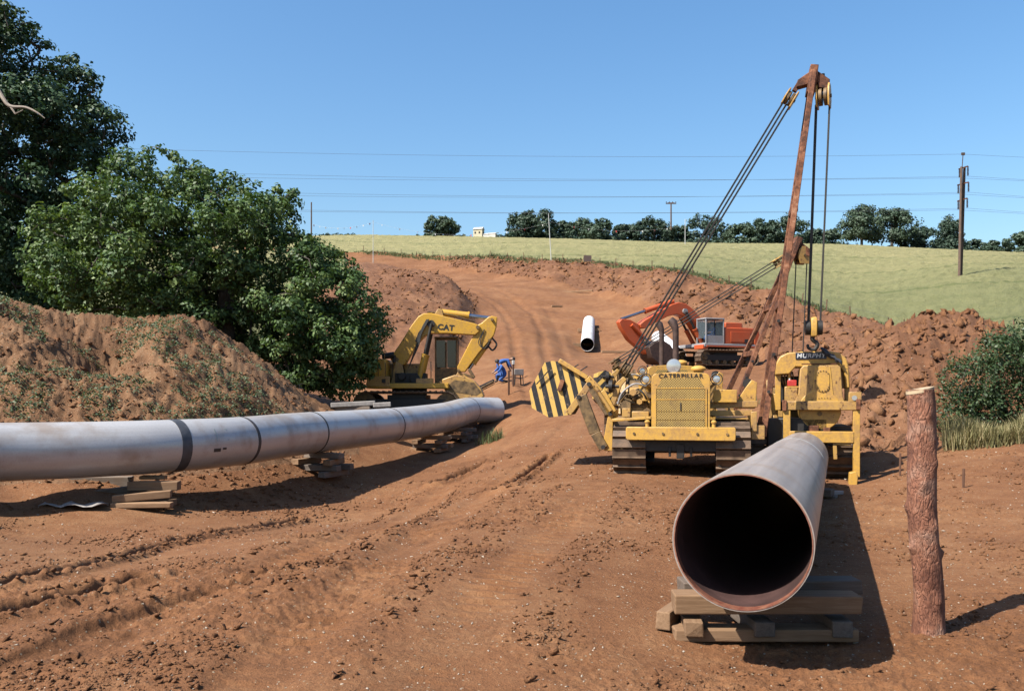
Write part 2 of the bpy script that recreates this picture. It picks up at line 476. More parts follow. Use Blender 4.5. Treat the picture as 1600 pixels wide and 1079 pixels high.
class MB:
    """collects shapes for ONE mesh object"""
    def __init__(s):
        s.v = []
        s.f = []
        s.around = None
    def add(s, vs, fs):
        b = len(s.v)
        s.v.extend([tuple(v) for v in vs])
        s.f.extend([tuple(b + i for i in f) for f in fs])
        return s
    def box(s, c, d, M_=None):
        x, y, z = d[0] / 2, d[1] / 2, d[2] / 2
        vs = [Vector((sx * x, sy * y, sz * z)) for sz in (-1, 1) for sx, sy in ((-1, -1), (1, -1), (1, 1), (-1, 1))]
        if M_ is not None:
            vs = [M_ @ v for v in vs]
        c = Vector(c)
        return s.add([v + c for v in vs], [(3, 2, 1, 0), (4, 5, 6, 7), (0, 1, 5, 4), (1, 2, 6, 5), (2, 3, 7, 6), (3, 0, 4, 7)])
    def beam(s, p, q, w, h, w2=None, h2=None, up=(0, 0, 1)):
        p, q = Vector(p), Vector(q)
        d = (q - p).normalized()
        side = d.cross(Vector(up))
        if side.length < 1e-4:
            side = d.cross(Vector((1, 0, 0)))
        side.normalize()
        u = side.cross(d).normalized()
        w2 = w2 or w
        h2 = h2 or h
        vs = []
        for c, a, b in ((p, w, h), (q, w2, h2)):
            for sx, sy in ((-1, -1), (1, -1), (1, 1), (-1, 1)):
                vs.append(c + side * sx * a / 2 + u * sy * b / 2)
        return s.add(vs, [(0, 1, 2, 3), (7, 6, 5, 4), (1, 0, 4, 5), (2, 1, 5, 6), (3, 2, 6, 7), (0, 3, 7, 4)])
    def tube(s, pts, r, n=10, caps=True):
        pts = [Vector(p) for p in pts]
        rs = r if isinstance(r, (list, tuple)) else [r] * len(pts)
        prev = None
        vs, fs = [], []
        for i, p in enumerate(pts):
            a = pts[max(i - 1, 0)]
            b = pts[min(i + 1, len(pts) - 1)]
            d = (b - a).normalized()
            if prev is None:
                up = Vector((0, 0, 1)) if abs(d.z) < 0.95 else Vector((1, 0, 0))
                u = (up - d * up.dot(d)).normalized()
            else:
                u = (prev - d * prev.dot(d))
                u = u.normalized() if u.length > 1e-6 else Vector((1, 0, 0))
            prev = u
            w = d.cross(u)
            for k in range(n):
                t = 2 * math.pi * k / n
                vs.append(p + (u * math.cos(t) + w * math.sin(t)) * rs[i])
        for i in range(len(pts) - 1):
            for k in range(n):
                k2 = (k + 1) % n
                fs.append((i * n + k2, i * n + k, (i + 1) * n + k, (i + 1) * n + k2))
        if caps:
            fs.append(tuple(range(n)))
            fs.append(tuple(reversed(range((len(pts) - 1) * n, len(pts) * n))))
        return s.add(vs, fs)
    def prism(s, poly, axis, lo, hi):
        """poly: 2-D outline; axis 'y': (x, z) outline, 'x': (y, z) outline, 'z': (x, y) outline"""
        def mk(a, b, t):
            return {'y': (a, t, b), 'x': (t, a, b), 'z': (a, b, t)}[axis]
        n = len(poly)
        vs = [mk(a, b, lo) for a, b in poly] + [mk(a, b, hi) for a, b in poly]
        fs = [tuple(reversed(range(n))), tuple(range(n, 2 * n))]
        fs += [(i, (i + 1) % n, n + (i + 1) % n, n + i) for i in range(n)]
        return s.add(vs, fs)
    def lathe(s, prof, n=16, c=(0, 0, 0), M_=None):
        c = Vector(c)
        vs, fs = [], []
        for r, z in prof:
            for k in range(n):
                t = 2 * math.pi * k / n
                v = Vector((r * math.cos(t), r * math.sin(t), z))
                vs.append((M_ @ v if M_ is not None else v) + c)
        for i in range(len(prof) - 1):
            for k in range(n):
                k2 = (k + 1) % n
                fs.append((i * n + k, i * n + k2, (i + 1) * n + k2, (i + 1) * n + k))
        fs.append(tuple(reversed(range(n))))
        fs.append(tuple(range((len(prof) - 1) * n, len(prof) * n)))
        return s.add(vs, fs)
    def mesh(s, name, mat, smooth=True):
        me = bpy.data.meshes.new(name)
        me.from_pydata(s.v, [], s.f)
        me.update()
        bm = bmesh.new()
        bm.from_mesh(me)
        bmesh.ops.recalc_face_normals(bm, faces=bm.faces)
        bm.to_mesh(me)
        bm.free()
        if smooth:
            me.polygons.foreach_set('use_smooth', [True] * len(me.polygons))
            me.set_sharp_from_angle(angle=R(38))
        if mat is not None:
            me.materials.append(M[mat] if isinstance(mat, str) else mat)
        if s.around is not None:
            at = me.attributes.new('around', 'FLOAT_VECTOR', 'POINT')
            at.data.foreach_set('vector', np.array(s.around, dtype=np.float32).ravel())
        return me
    def build(s, name, mat, parent=None, bevel=0.0, smooth=True, label=None):
        o = link_mesh(name, s.mesh(name, mat, smooth), parent)
        if bevel:
            b = o.modifiers.new('edge', 'BEVEL')
            b.width = bevel
            b.segments = 2
            b.limit_method = 'ANGLE'
            b.angle_limit = R(40)
            b.harden_normals = False
        if label:
            o['label'] = label
        return o

def part(name, mat, parent, bevel=0.0, **kw):
    m = MB()
    return m

def text(name, body, size, mat, parent, M_, extrude=0.004, shear=0.0, sx=1.0, bold=0.0):
    cu = bpy.data.curves.new(name, 'FONT')
    cu.body = body
    cu.size = size
    cu.extrude = extrude
    cu.shear = shear
    cu.offset = bold
    cu.space_character = 1.1
    cu.align_x = 'CENTER'
    cu.align_y = 'CENTER'
    cu.materials.append(M[mat])
    fo = bpy.data.objects.new(name + '_curve', cu)
    COL.objects.link(fo)
    dg = bpy.context.evaluated_depsgraph_get()
    dg.update()
    me = bpy.data.meshes.new_from_object(fo.evaluated_get(dg))
    bpy.data.objects.remove(fo)
    o = link_mesh(name, me, parent)
    o.matrix_local = M_ @ Matrix.Diagonal((sx, 1, 1, 1))
    return o

def np_mesh(name, V, Fq, mat, smooth=False, tint=None, parent=None, mats=None):
    """numpy mesh; Fq (n,3) or (n,4)"""
    V = np.ascontiguousarray(V, dtype=np.float32)
    Fq = np.ascontiguousarray(Fq, dtype=np.int32)
    me = bpy.data.meshes.new(name)
    k = Fq.shape[1]
    me.vertices.add(len(V))
    me.vertices.foreach_set('co', V.ravel())
    me.loops.add(Fq.size)
    me.loops.foreach_set('vertex_index', Fq.ravel())
    me.polygons.add(len(Fq))
    me.polygons.foreach_set('loop_start', np.arange(len(Fq), dtype=np.int32) * k)
    if smooth:
        me.polygons.foreach_set('use_smooth', np.ones(len(Fq), dtype=bool))
    if tint is not None:
        at = me.attributes.new('tint', 'FLOAT', 'POINT')
        at.data.foreach_set('value', np.ascontiguousarray(tint, dtype=np.float32))
    me.materials.append(M[mat] if isinstance(mat, str) else mat)
    me.update(calc_edges=True)
    me.validate()
    return link_mesh(name, me, parent)

# ------------------------------------------------------------------ noise
_perm = np.random.default_rng(3).permutation(4096).astype(np.int64)
_val = np.random.default_rng(4).random(4096)
def vnoise(x, y, seed=0):
    xi = np.floor(x).astype(np.int64)
    yi = np.floor(y).astype(np.int64)
    fx = x - xi
    fy = y - yi
    fx = fx * fx * fx * (fx * (fx * 6 - 15) + 10)
    fy = fy * fy * fy * (fy * (fy * 6 - 15) + 10)
    def h(a, b):
        return _val[_perm[(_perm[(a + seed * 131) & 4095] + b) & 4095]]
    return (h(xi, yi) * (1 - fx) + h(xi + 1, yi) * fx) * (1 - fy) + (h(xi, yi + 1) * (1 - fx) + h(xi + 1, yi + 1) * fx) * fy - 0.5
def fbm(x, y, sc, octv=4, seed=0, gain=0.5):
    s = np.zeros_like(x)
    a = 1.0
    f = sc
    for i in range(octv):
        c, sn = math.cos(i * 1.1), math.sin(i * 1.1)
        s += a * vnoise((x * c - y * sn) * f + i * 17.3, (x * sn + y * c) * f - i * 9.1, seed + i)
        a *= gain
        f *= 2.03
    return s
def billow(x, y, sc, octv=3, seed=0):
    s = np.zeros_like(x)
    a = 1.0
    f = sc
    for i in range(octv):
        c, sn = math.cos(i * 0.9 + .4), math.sin(i * 0.9 + .4)
        s += a * (0.5 - 2 * np.abs(vnoise((x * c - y * sn) * f + i * 7.7, (x * sn + y * c) * f + i * 3.3, seed + i)))
        a *= 0.55
        f *= 2.1
    return s

# ------------------------------------------------------------------ the lie of the land
CP = []
def cy(*pts):
    for px, py, Y in pts:
        CP.append(((px - 800) / F, Y, (HZ - py) / F))
def cz(*pts):
    for px, Y, Z in pts:
        CP.append(((px - 800) / F, Y, (Z - CAMZ) / Y))
cz((-700, 3, -.1), (0, 3, -.1), (800, 3, -.2), (1600, 3, -.3), (2300, 3, -.2),
   (0, 8, -.15), (400, 8, -.1), (800, 8, -.15), (1160, 7.4, -.38), (1160, 5.6, -.36), (1450, 7.9, -.36), (1650, 8, -.28), (1300, 10, -.36), (1050, 10, -.25),
   (0, 12, -.3), (400, 12, -.2), (800, 13, 0), (1300, 14, -.28), (1600, 14, -.1), (-500, 9, -.1), (2100, 9, -.1),
   (230, 17, -.37), (0, 15.2, -.34), (-350, 13, -.25), (380, 19.5, -.4), (510, 23, -.42), (620, 27, -.3), (700, 31, -.15), (750, 34.5, .1), (830, 22, .05),
   (957, 18.5, .08), (1170, 18.5, .0), (1063, 22, .2), (1330, 19.3, -.16), (1440, 19, .1), (1500, 20, .3), (1600, 22, .64), (1900, 20, .7), (1250, 21, .0))
cy((800, 690, 29), (820, 640, 37.5), (783, 590, 46), (960, 640, 33), (1063, 600, 43), (1110, 573, 53), (1180, 560, 56),
   (1230, 600, 38), (640, 648, 38), (560, 650, 36.5), (720, 610, 45), (690, 590, 50),
   (918, 549, 70), (925, 511, 81), (985, 540, 68), (830, 520, 70), (740, 510, 75), (760, 470, 95), (850, 450, 108), (640, 424, 145), (700, 440, 125), (590, 395, 175),
   (620, 540, 62), (620, 480, 78), (690, 455, 90), (590, 440, 110),
   (1050, 426, 118), (1040, 485, 84), (920, 412, 138), (920, 452, 114), (1250, 480, 88), (1250, 530, 66), (1150, 452, 102), (1150, 512, 72), (780, 403, 155), (780, 428, 138),
   (1386, 515, 78), (1330, 520, 70),
   (1385, 700, 22.5), (1300, 690, 24), (1440, 523, 31), (1370, 540, 32), (1310, 560, 36), (1340, 610, 27), (1530, 519, 32.5), (1470, 690, 23.4), (1440, 540, 46), (1560, 535, 52), (1560, 684, 24.6), (1650, 684, 24.6), (1590, 545, 33), (1700, 545, 36), (2100, 540, 40),
   (1505, 435, 105), (1600, 480, 80), (1300, 440, 122), (1600, 402, 150), (1300, 390, 172), (1100, 384, 190), (900, 377, 205), (700, 372.5, 220), (560, 370.5, 225), (2100, 410, 150),
   (1600, 408, 300), (1100, 396, 320), (700, 390, 340), (200, 386, 340), (2100, 420, 300), (-400, 386, 340),
   (0, 478, 24), (110, 506, 24.3), (185, 526, 25), (240, 506, 25.3), (290, 520, 25.8), (340, 538, 26.5), (430, 588, 28.5), (505, 640, 30.5), (-300, 455, 22), (120, 640, 20.5), (300, 640, 22.5),
   (-350, 720, 15.5), (0, 740, 17.8), (270, 735, 19.5), (420, 700, 23), (560, 662, 31),
   (0, 560, 34), (240, 565, 36), (430, 605, 38), (100, 480, 60), (300, 470, 70), (460, 520, 66), (0, 450, 80), (300, 402, 130), (60, 402, 130), (450, 393, 170), (200, 386, 190), (0, 380, 200), (300, 377, 230), (-500, 470, 40), (-500, 400, 120))
_cp = np.array(CP)
_A, _B, _T = _cp[:, 0] * 4.0, np.log(_cp[:, 1]) * 1.5, _cp[:, 2]
def _k(r2):
    return 0.5 * r2 * np.log(r2 + 1e-9)
n_ = len(_A)
_Km = _k((_A[:, None] - _A[None]) ** 2 + (_B[:, None] - _B[None]) ** 2) + np.eye(n_) * 0.004
_Pm = np.stack([np.ones(n_), _A, _B], 1)
_sys = np.block([[_Km, _Pm], [_Pm.T, np.zeros((3, 3))]])
_w = np.linalg.solve(_sys, np.concatenate([_T, np.zeros(3)]))
def terrain(X, Y):
    X = np.atleast_1d(np.asarray(X, float))
    Y = np.maximum(np.atleast_1d(np.asarray(Y, float)), 0.8)
    a = np.clip(X / Y, -1.4, 1.4) * 4.0
    b = np.log(Y) * 1.5
    out = np.empty(a.shape)
    fa, fb, fo = a.ravel(), b.ravel(), out.ravel()
    for i in range(0, fa.size, 60000):
        A, B = fa[i:i + 60000], fb[i:i + 60000]
        t = _k((A[:, None] - _A[None]) ** 2 + (B[:, None] - _B[None]) ** 2) @ _w[:n_]
        fo[i:i + 60000] = t + _w[n_] + _w[n_ + 1] * A + _w[n_ + 2] * B
    return CAMZ + fo.reshape(a.shape) * Y

_YM = np.exp(np.linspace(math.log(3.5), math.log(260), 900))
def ground_pt(px, py, z0=None):
    """where the line of sight through pixel (px, py) first meets the ground"""
    X = (px - 800) / F * _YM
    rows = HZ - (terrain(X, _YM) - CAMZ) / _YM * F
    hit = np.nonzero(rows <= py)[0]
    i = int(hit[0]) if len(hit) else 899
    return (float(X[i]), float(_YM[i]))

def gz(X, Y):
    return float(terrain(X, Y)[0])

# wheel ruts: (points on the ground, depth, half width)
RUTS = []
for pts, dep, wid in [
    ([(-80, 935), (0, 914), (120, 888), (230, 862), (340, 838), (465, 815)], .17, .10),
    ([(-80, 985), (0, 960), (110, 935), (220, 912)], .19, .11),
    ([(0, 1040), (130, 985), (300, 930), (480, 880)], .05, .10),
    ([(680, 760), (720, 742), (770, 716)], .24, .12),
    ([(790, 764), (826, 740), (858, 714)], .20, .11),
    ([(380, 1079), (500, 960), (640, 850), (760, 770), (850, 700), (890, 660)], .05, .28),
    ([(120, 1010), (330, 925), (520, 850), (690, 765), (800, 690), (830, 640)], .05, .28),
    ([(700, 1060), (760, 930), (860, 830), (930, 760)], .025, .3),
    ([(838, 634), (815, 596), (806, 560), (803, 530), (796, 505), (775, 478), (745, 460), (690, 443)], .09, .28),
    ([(880, 640), (862, 590), (852, 555), (846, 520), (833, 492), (808, 470), (770, 452), (700, 436)], .09, .28),
    ([(960, 650), (905, 590), (880, 550), (868, 510), (850, 480)], .05, .3)]:
    RUTS.append((np.array([ground_pt(*p) for p in pts]), dep, wid))

def seg_dist(X, Y, pl):
    best = np.full(X.shape, 1e9)
    for (x0, y0), (x1, y1) in zip(pl[:-1], pl[1:]):
        dx, dy = x1 - x0, y1 - y0
        t = np.clip(((X - x0) * dx + (Y - y0) * dy) / (dx * dx + dy * dy), 0, 1)
        best = np.minimum(best, np.hypot(X - x0 - t * dx, Y - y0 - t * dy))
    return best

def interp_px(tab, px):
    tab = np.array(tab, float)
    return np.interp(px, tab[:, 0], tab[:, 1])
# depth at which the crop begins, for each bearing
FIELD_R = [(560, 170), (600, 171), (780, 153), (920, 136), (1050, 116), (1150, 101), (1250, 88), (1330, 79), (1386, 75), (1440, 50), (1500, 44), (1560, 37), (1600, 33.5), (1700, 31), (2300, 30)]
FIELD_L = [(-900, 27), (-300, 29), (0, 33), (200, 36), (330, 42), (430, 58), (520, 90), (560, 120)]

NV, NU = 830, 710
vv = np.concatenate([np.linspace(math.log(1.6), math.log(4.9), 60, endpoint=False), np.linspace(math.log(4.9), math.log(24), 490, endpoint=False), np.linspace(math.log(24), math.log(420), 280)])
# bearings: dense inside the picture, sparser outside it
ui = np.linspace(-0.63, 0.63, NU - 120)
uo = np.linspace(0.635, 1.35, 60)
uu = np.concatenate([-uo[::-1], ui, uo])
VV, UU = np.meshgrid(vv, uu, indexing='ij')
GY = np.exp(VV)
GX = UU * GY
PX = 800 + F * UU
GZ = terrain(GX, GY)
isfield = ((PX >= 540) & (GY > interp_px(FIELD_R, PX))) | ((PX < 540) & (GY > interp_px(FIELD_L, PX)) & (GY < 165)) | ((PX < 560) & (GY > 170))
mound_m = np.clip((GZ - (-.1)) / 1.0, 0, 1) * (PX < 560) * (GY < 33) * (GY > 15) * (PX < 560)
bank_m = ((PX > 1195) & (GY > 22) & ~isfield) | ((PX > 700) & ~isfield & (GY > interp_px([(700, 148), (780, 134), (850, 120), (920, 108), (1040, 83), (1150, 68), (1250, 50)], PX)))
heap_l = (PX < interp_px([(40, 690), (60, 705), (75, 742), (85, 740), (100, 700), (150, 600)], GY)) & (PX > 440) & (GY > 50) & (GY < 150) & ~isfield
def soften(m, n):
    m = m.astype(float)
    for _ in range(n):
        p = np.pad(m, 1, mode='edge')
        m = (p[:-2, 1:-1] + p[2:, 1:-1] + p[1:-1, :-2] + p[1:-1, 2:] + 2 * p[1:-1, 1:-1]) / 6
    return m
heap_s = soften(heap_l, 260)
heap_s = np.clip((heap_s - 0.25) / 0.6, 0, 1)
heap_s = heap_s * heap_s * (3 - 2 * heap_s)
bank_s = np.clip(soften(bank_m, 60) * 1.6 - 0.5, 0, 1)
near = np.clip((60 - GY) / 30, 0, 1)
rough = 0.40 + 1.15 * np.clip(fbm(GX, GY, 0.45, 4, 11) * 2.6, -0.30, 0.9)
dz = np.zeros_like(GZ)
soil = ~isfield
# compacted ground
fl = near * soil
dz += fl * (fbm(GX, GY, 0.55, 3, 21) * 0.06 + rough * (np.maximum(billow(GX, GY, 5.5, 3, 31), -0.1) * 0.022 + np.maximum(billow(GX, GY, 14, 3, 41), -.1) * 0.016 + fbm(GX, GY, 11, 4, 45) * 0.014))
# ruts and wheel tracks
sub = (GY < 150) & (GY > 4)
xs, ys = GX[sub], GY[sub]
add = np.zeros(xs.shape)
wob = fbm(xs, ys, 2.2, 3, 61) * 0.10
def seg_along(X, Y, pl):
    best = np.full(X.shape, 1e9)
    sa = np.zeros(X.shape)
    s0 = 0.0
    for (x0, y0), (x1, y1) in zip(pl[:-1], pl[1:]):
        dx, dy = x1 - x0, y1 - y0
        L = math.hypot(dx, dy)
        t = np.clip(((X - x0) * dx + (Y - y0) * dy) / (L * L), 0, 1)
        d = np.hypot(X - x0 - t * dx, Y - y0 - t * dy)
        m_ = d < best
        best = np.where(m_, d, best)
        sa = np.where(m_, s0 + t * L, sa)
        s0 += L
    return best, sa
for pl, dep, wid in RUTS:
    d, sal = seg_along(xs, ys, pl)
    if wid > .2:                               # crawler prints: cleat marks across the track
        add += np.clip(1.2 - d / wid, 0, 1) * 0.022 * np.tanh(3 * np.sin(sal * 2 * math.pi / .22)) * (ys < 30) * np.clip(fbm(xs, ys, .7, 2, 77) * 3 + .5, 0, 1)
    d = d + wob * (.3 if wid < .2 else 1.0)
    add += -dep * np.exp(-(d / wid) ** (6 if wid < .2 else 4)) + dep * 0.40 * np.exp(-((d - wid * 2.0) / (wid * 0.8)) ** 2) * (1 + 0.7 * fbm(xs, ys, 9, 3, 71))
dz[sub] += add
# spoil: heaped clods
cl = np.maximum(billow(GX, GY, 1.1, 3, 81), -.2)
dz += bank_s * (cl * 0.34 + np.maximum(billow(GX, GY, 3.6, 2, 85), -.1) * 0.11 + fbm(GX, GY, 0.16, 3, 87) * np.clip((GY - 25) / 60, 0.25, 0.9)) 
dz += heap_s * (np.maximum(billow(GX, GY, 0.9, 3, 88), -.2) * 0.34 + 1.5)
dz += mound_m * (np.maximum(billow(GX, GY, 2.6, 4, 91), -.2) * 0.20 + fbm(GX, GY, 0.6, 4, 93) * 0.36)
dz += soil * np.clip((GY - 38) / 20, 0, 1) * fbm(GX, GY, 0.3, 4, 97) * 0.35 * (1 - bank_m)
dz += isfield * (fbm(GX, GY, 1.3, 3, 99) * 0.28 + 0.45 * np.clip((GY - 70) / 20, 0, 1))
dz += bank_s * np.clip((GY - 45) / 30, 0, 1) * (0.8 + fbm(GX, GY, .35, 3, 103) * 1.1)
# the mound sags in its middle and rises again to a second hump
for px_, Y_, sx_, sy_, a_ in ((105, 24.5, 2.3, 3.0, -.60), (178, 25.0, .85, 2.4, -.75), (243, 25.3, .7, 1.4, .30), (330, 26.5, 1.1, 2.0, -.15)):
    X_ = (px_ - 800) / F * Y_
    dz += a_ * np.exp(-((GX - X_) / sx_) ** 2 - ((GY - Y_) / sy_) ** 2)
GZf = GZ + dz
ZI = GZf
def surf(X, Y):
    """height of the finished ground (bilinear look-up)"""
    X = np.atleast_1d(np.asarray(X, float)); Y = np.atleast_1d(np.asarray(Y, float))
    u = np.clip(X / Y, uu[0], uu[-1]); v = np.clip(np.log(Y), vv[0], vv[-1])
    iv = np.clip(np.interp(v, vv, np.arange(NV)), 0, NV - 1.001)
    iu = np.clip(np.interp(u, uu, np.arange(NU)), 0, NU - 1.001)
    a, b = iv.astype(int), iu.astype(int)
    fa, fb = iv - a, iu - b
    return (ZI[a, b] * (1 - fa) * (1 - fb) + ZI[a + 1, b] * fa * (1 - fb) + ZI[a, b + 1] * (1 - fa) * fb + ZI[a + 1, b + 1] * fa * fb)
def sz(X, Y):
    return float(surf(X, Y)[0])

Vall = np.stack([GX, GY, GZf], -1).reshape(-1, 3)
idx = np.arange(NV * NU).reshape(NV, NU)
Q = np.stack([idx[:-1, :-1], idx[:-1, 1:], idx[1:, 1:], idx[1:, :-1]], -1).reshape(-1, 4)
def fmask(m):
    return m[:-1, :-1].reshape(-1)
fF = fmask(isfield)
fB = fmask(bank_m.astype(bool)) & ~fF
fM = fmask((mound_m > 0.12)) & ~fF & ~fB
fH = fmask(heap_s > 0.2) & ~fF & ~fB & ~fM
fG = ~(fF | fB | fM | fH)
def sheet(name, mask, mat, label):
    q = Q[mask]
    used = np.zeros(len(Vall), bool)
    used[q.ravel()] = True
    remap = np.cumsum(used) - 1
    o = np_mesh(name, Vall[used], remap[q], mat, smooth=True)
    return tag(o, label, None, None, 'structure')
sheet('ground', fG, 'soil', 'bare reddish brown working ground with wheel ruts')
sheet('crop_field', fF, 'crop', 'pale green cereal field rising to the skyline')
sheet('spoil_bank', fB, 'spoil', 'bank of heaped reddish clods along the field edge')
sheet('spoil_mound', fM, 'mound', 'weedy soil mound behind the long grey pipeline')
sheet('spoil_heap', fH, 'spoil', 'rough soil heap beside the far haul road')
# the land behind and beside the photographer
m = MB()
m.box((0, -60, -0.35), (400, 123, 0.1))
tag(m.build('rear_ground', 'soil'), 'bare soil behind the viewpoint', None, None, 'structure')


# ------------------------------------------------------------------ pipes
def catmull(pts, n=8):
    pts = [Vector(p) for p in pts]
    out = []
    for i in range(len(pts) - 1):
        p0 = pts[i - 1] if i else pts[0] * 2 - pts[1]
        p3 = pts[i + 2] if i + 2 < len(pts) else pts[-1] * 2 - pts[-2]
        p1, p2 = pts[i], pts[i + 1]
        for k in range(n):
            t = k / n
            out.append(0.5 * ((2 * p1) + (p2 - p0) * t + (2 * p0 - 5 * p1 + 4 * p2 - p3) * t * t + (3 * p1 - p0 - 3 * p2 + p3) * t ** 3))
    out.append(pts[-1])
    return out

def shell(m, pts, r, rin, n=56, s0=0.0):
    """hollow pipe along pts"""
    pts = [Vector(p) for p in pts]
    ring_o, ring_i = [], []
    s = s0
    vs, ar = [], []
    for i, p in enumerate(pts):
        d = (pts[min(i + 1, len(pts) - 1)] - pts[max(i - 1, 0)]).normalized()
        if i:
            s += (p - pts[i - 1]).length
        side = d.cross(Vector((0, 0, 1))).normalized()
        up = side.cross(d)
        for rr, store in ((r, ring_o), (rin, ring_i)):
            if rr is None:
                continue
            st = len(vs)
            for k in range(n):
                t = 2 * math.pi * k / n
                vs.append(p + (side * math.cos(t) + up * math.sin(t)) * rr)
                ar.append((abs(k / n - 0.5) * 2.0, s, 0))
            store.append(st)
    fs = []
    for i in range(len(pts) - 1):
        for k in range(n):
            k2 = (k + 1) % n
            a, b = ring_o[i], ring_o[i + 1]
            fs.append((a + k, a + k2, b + k2, b + k))
            if rin is not None:
                a, b = ring_i[i], ring_i[i + 1]
                fs.append((a + k2, a + k, b + k, b + k2))
    if rin is not None:
        for k in range(n):
            k2 = (k + 1) % n
            fs.append((ring_o[0] + k2, ring_o[0] + k, ring_i[0] + k, ring_i[0] + k2))
            fs.append((ring_o[-1] + k, ring_o[-1] + k2, ring_i[-1] + k2, ring_i[-1] + k))
    m.add(vs, fs)
    m.around = (m.around or []) + ar
    return s

PR = 0.5335
def lerp_path(path, s0, s1, n):
    L = [0]
    for a, b in zip(path[:-1], path[1:]):
        L.append(L[-1] + (b - a).length)
    out = []
    for k in range(n + 1):
        s = s0 + (s1 - s0) * k / n
        j = 0
        while j < len(L) - 2 and L[j + 1] < s:
            j += 1
        t = (s - L[j]) / max(1e-6, L[j + 1] - L[j])
        out.append(path[j].lerp(path[j + 1], t))
    return out, L

# the long welded string on the left
ctr = [(-420, 716, 13.4), (-200, 711, 14.7), (0, 706, 16.05), (150, 701.5, 17.05), (270, 696, 18.1), (375, 688.5, 19.7), (472, 677, 22.4), (608, 664.5, 27.2), (690, 652.5, 32.0), (728, 642, 35.6), (752, 640.5, 36.9), (776, 640.5, 37.5)]
path = catmull([P(*c) for c in ctr], 10)
base = Vector((path[0].x, path[0].y, 0))
pl = thing('welded_pipeline', 'long bent string of welded grey steel pipe on timber stacks', 'pipeline', base)
path_l = [p - base for p in path]
_, PL = lerp_path(path_l, 0, 1, 1)
total = PL[-1]
def s_at(px):
    best = min(range(len(path)), key=lambda i: abs(800 + F * path[i].x / path[i].y - px))
    return PL[best]
cuts = [0] + [s_at(q) for q in (272, 378, 482, 608, 732)] + [total]
for i in range(len(cuts) - 1):
    m = MB()
    pts, _ = lerp_path(path_l, cuts[i], cuts[i + 1], max(8, int((cuts[i + 1] - cuts[i]) / 0.35)))
    shell(m, pts, PR, PR - 0.016, 56, cuts[i])
    m.build('pipe_section', 'pipe', pl)
for i, (c, w, mt, nm) in enumerate(zip(cuts[1:-1], (0.20, 0.07, 0.06, 0.045, 0.045), ('band', 'band_thin', 'black', 'band_thin', 'band_thin'), ('joint_wrap', 'weld_bead', 'strap', 'weld_bead', 'weld_bead'))):
    m = MB()
    pts, _ = lerp_path(path_l, c - w / 2, c + w / 2, 2)
    shell(m, pts, PR + 0.007, PR - 0.002, 56)
    m.build(nm, mt, pl)

def pipe_mark(px, ang0, ang1, w, name, mat, n=10):
    """thin painted or chalked strip round part of the pipe"""
    s_ = s_at(px)
    pts, _ = lerp_path(path_l, s_ - w / 2, s_ + w / 2, 1)
    d_ = (pts[1] - pts[0]).normalized()
    sd_ = d_.cross(Vector((0, 0, 1))).normalized()
    up_ = sd_.cross(d_)
    m_ = MB()
    vs_ = []
    for q_ in pts:
        for k_ in range(n + 1):
            a_ = R(ang0 + (ang1 - ang0) * k_ / n)
            vs_.append(q_ + (sd_ * math.cos(a_) + up_ * math.sin(a_)) * (PR + .0035))
    m_.add(vs_, [(k_, k_ + 1, n + 2 + k_, n + 1 + k_) for k_ in range(n)])
    m_.build(name, mat, pl)
pipe_mark(318, 8, 38, .03, 'chalk_mark', 'chalk')
pipe_mark(302, 34, 37, 1.0, 'chalk_mark', 'chalk')
pipe_mark(302, 9, 11, 1.0, 'chalk_mark', 'chalk')
pipe_mark(312, -16, -8, .18, 'stencil_mark', 'band_thin')
pipe_mark(326, -12, -7, .10, 'stencil_mark', 'band_thin')

def straight_pipe(name, label, a, b, mat, inmat, bands=(), primer=False, bandmat='chalk'):
    a, b = Vector(a), Vector(b)
    base = Vector((a.x, a.y, 0))
    t = thing(name, label, 'pipe', base)
    a, b = a - base, b - base
    d = (b - a).normalized()
    L = (b - a).length
    m = MB()
    shell(m, [a + d * (L * k / 20) for k in range(21)], PR, PR - 0.012, 72)
    m.build('shell', mat, t)
    m = MB()
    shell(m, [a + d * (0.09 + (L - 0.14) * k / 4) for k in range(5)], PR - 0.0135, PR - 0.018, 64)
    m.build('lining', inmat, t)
    if primer:
        m = MB()
        shell(m, [a + d * (-0.004), a + d * 0.10], PR - 0.011, PR - 0.020, 72)
        m.build('bevelled_lip', 'primer', t)
    for s, w in bands:
        m = MB()
        shell(m, [a + d * (s - w / 2), a + d * (s + w / 2)], PR + 0.003, PR - 0.003, 64)
        m.build('chalk_ring', bandmat, t)
    return t, a + base, d, L

npA, npB = P(1159, 846.5, 6.81), P(1253, 714, 18.9)
straight_pipe('steel_pipe', 'bare steel pipe with wide open mouth on sleepers beside the log post', npA, npB, 'pipe_near', 'pipe_in', ((8.6, 0.05),), True)
a, b = P(917.6, 538, 69.7), P(920.5, 502, 81.5)
straight_pipe('coated_pipe', 'white coated pipe lying end-on on the far haul road', a, b, 'pipe_white', 'pipe_in', (), False)
a, b = P(1059, 555, 57), P(1029, 528, 67)
straight_pipe('coated_pipe', 'white coated pipe lying behind the orange excavator bucket', a, b, 'pipe_white', 'pipe_in')

# ------------------------------------------------------------------ timber
def sleeper(c, d, yaw, label, mat='timber', tilt=0.0, roll=0.0, group='timber sleepers under the pipes', name='timber_sleeper'):
    m = MB()
    m.box((0, 0, 0), d)
    rr = random.Random(hash((round(c[0], 2), round(c[1], 2))) & 0xffff)
    m.v = [(x + rr.uniform(-.012, .012), y + rr.uniform(-.008, .008), z + rr.uniform(-.008, .008)) for x, y, z in m.v]
    o = m.build(name, mat, None, 0.012, smooth=False)
    o.location = c
    o.rotation_euler = (roll, tilt, yaw)
    return tag(o, label, 'sleeper', group)

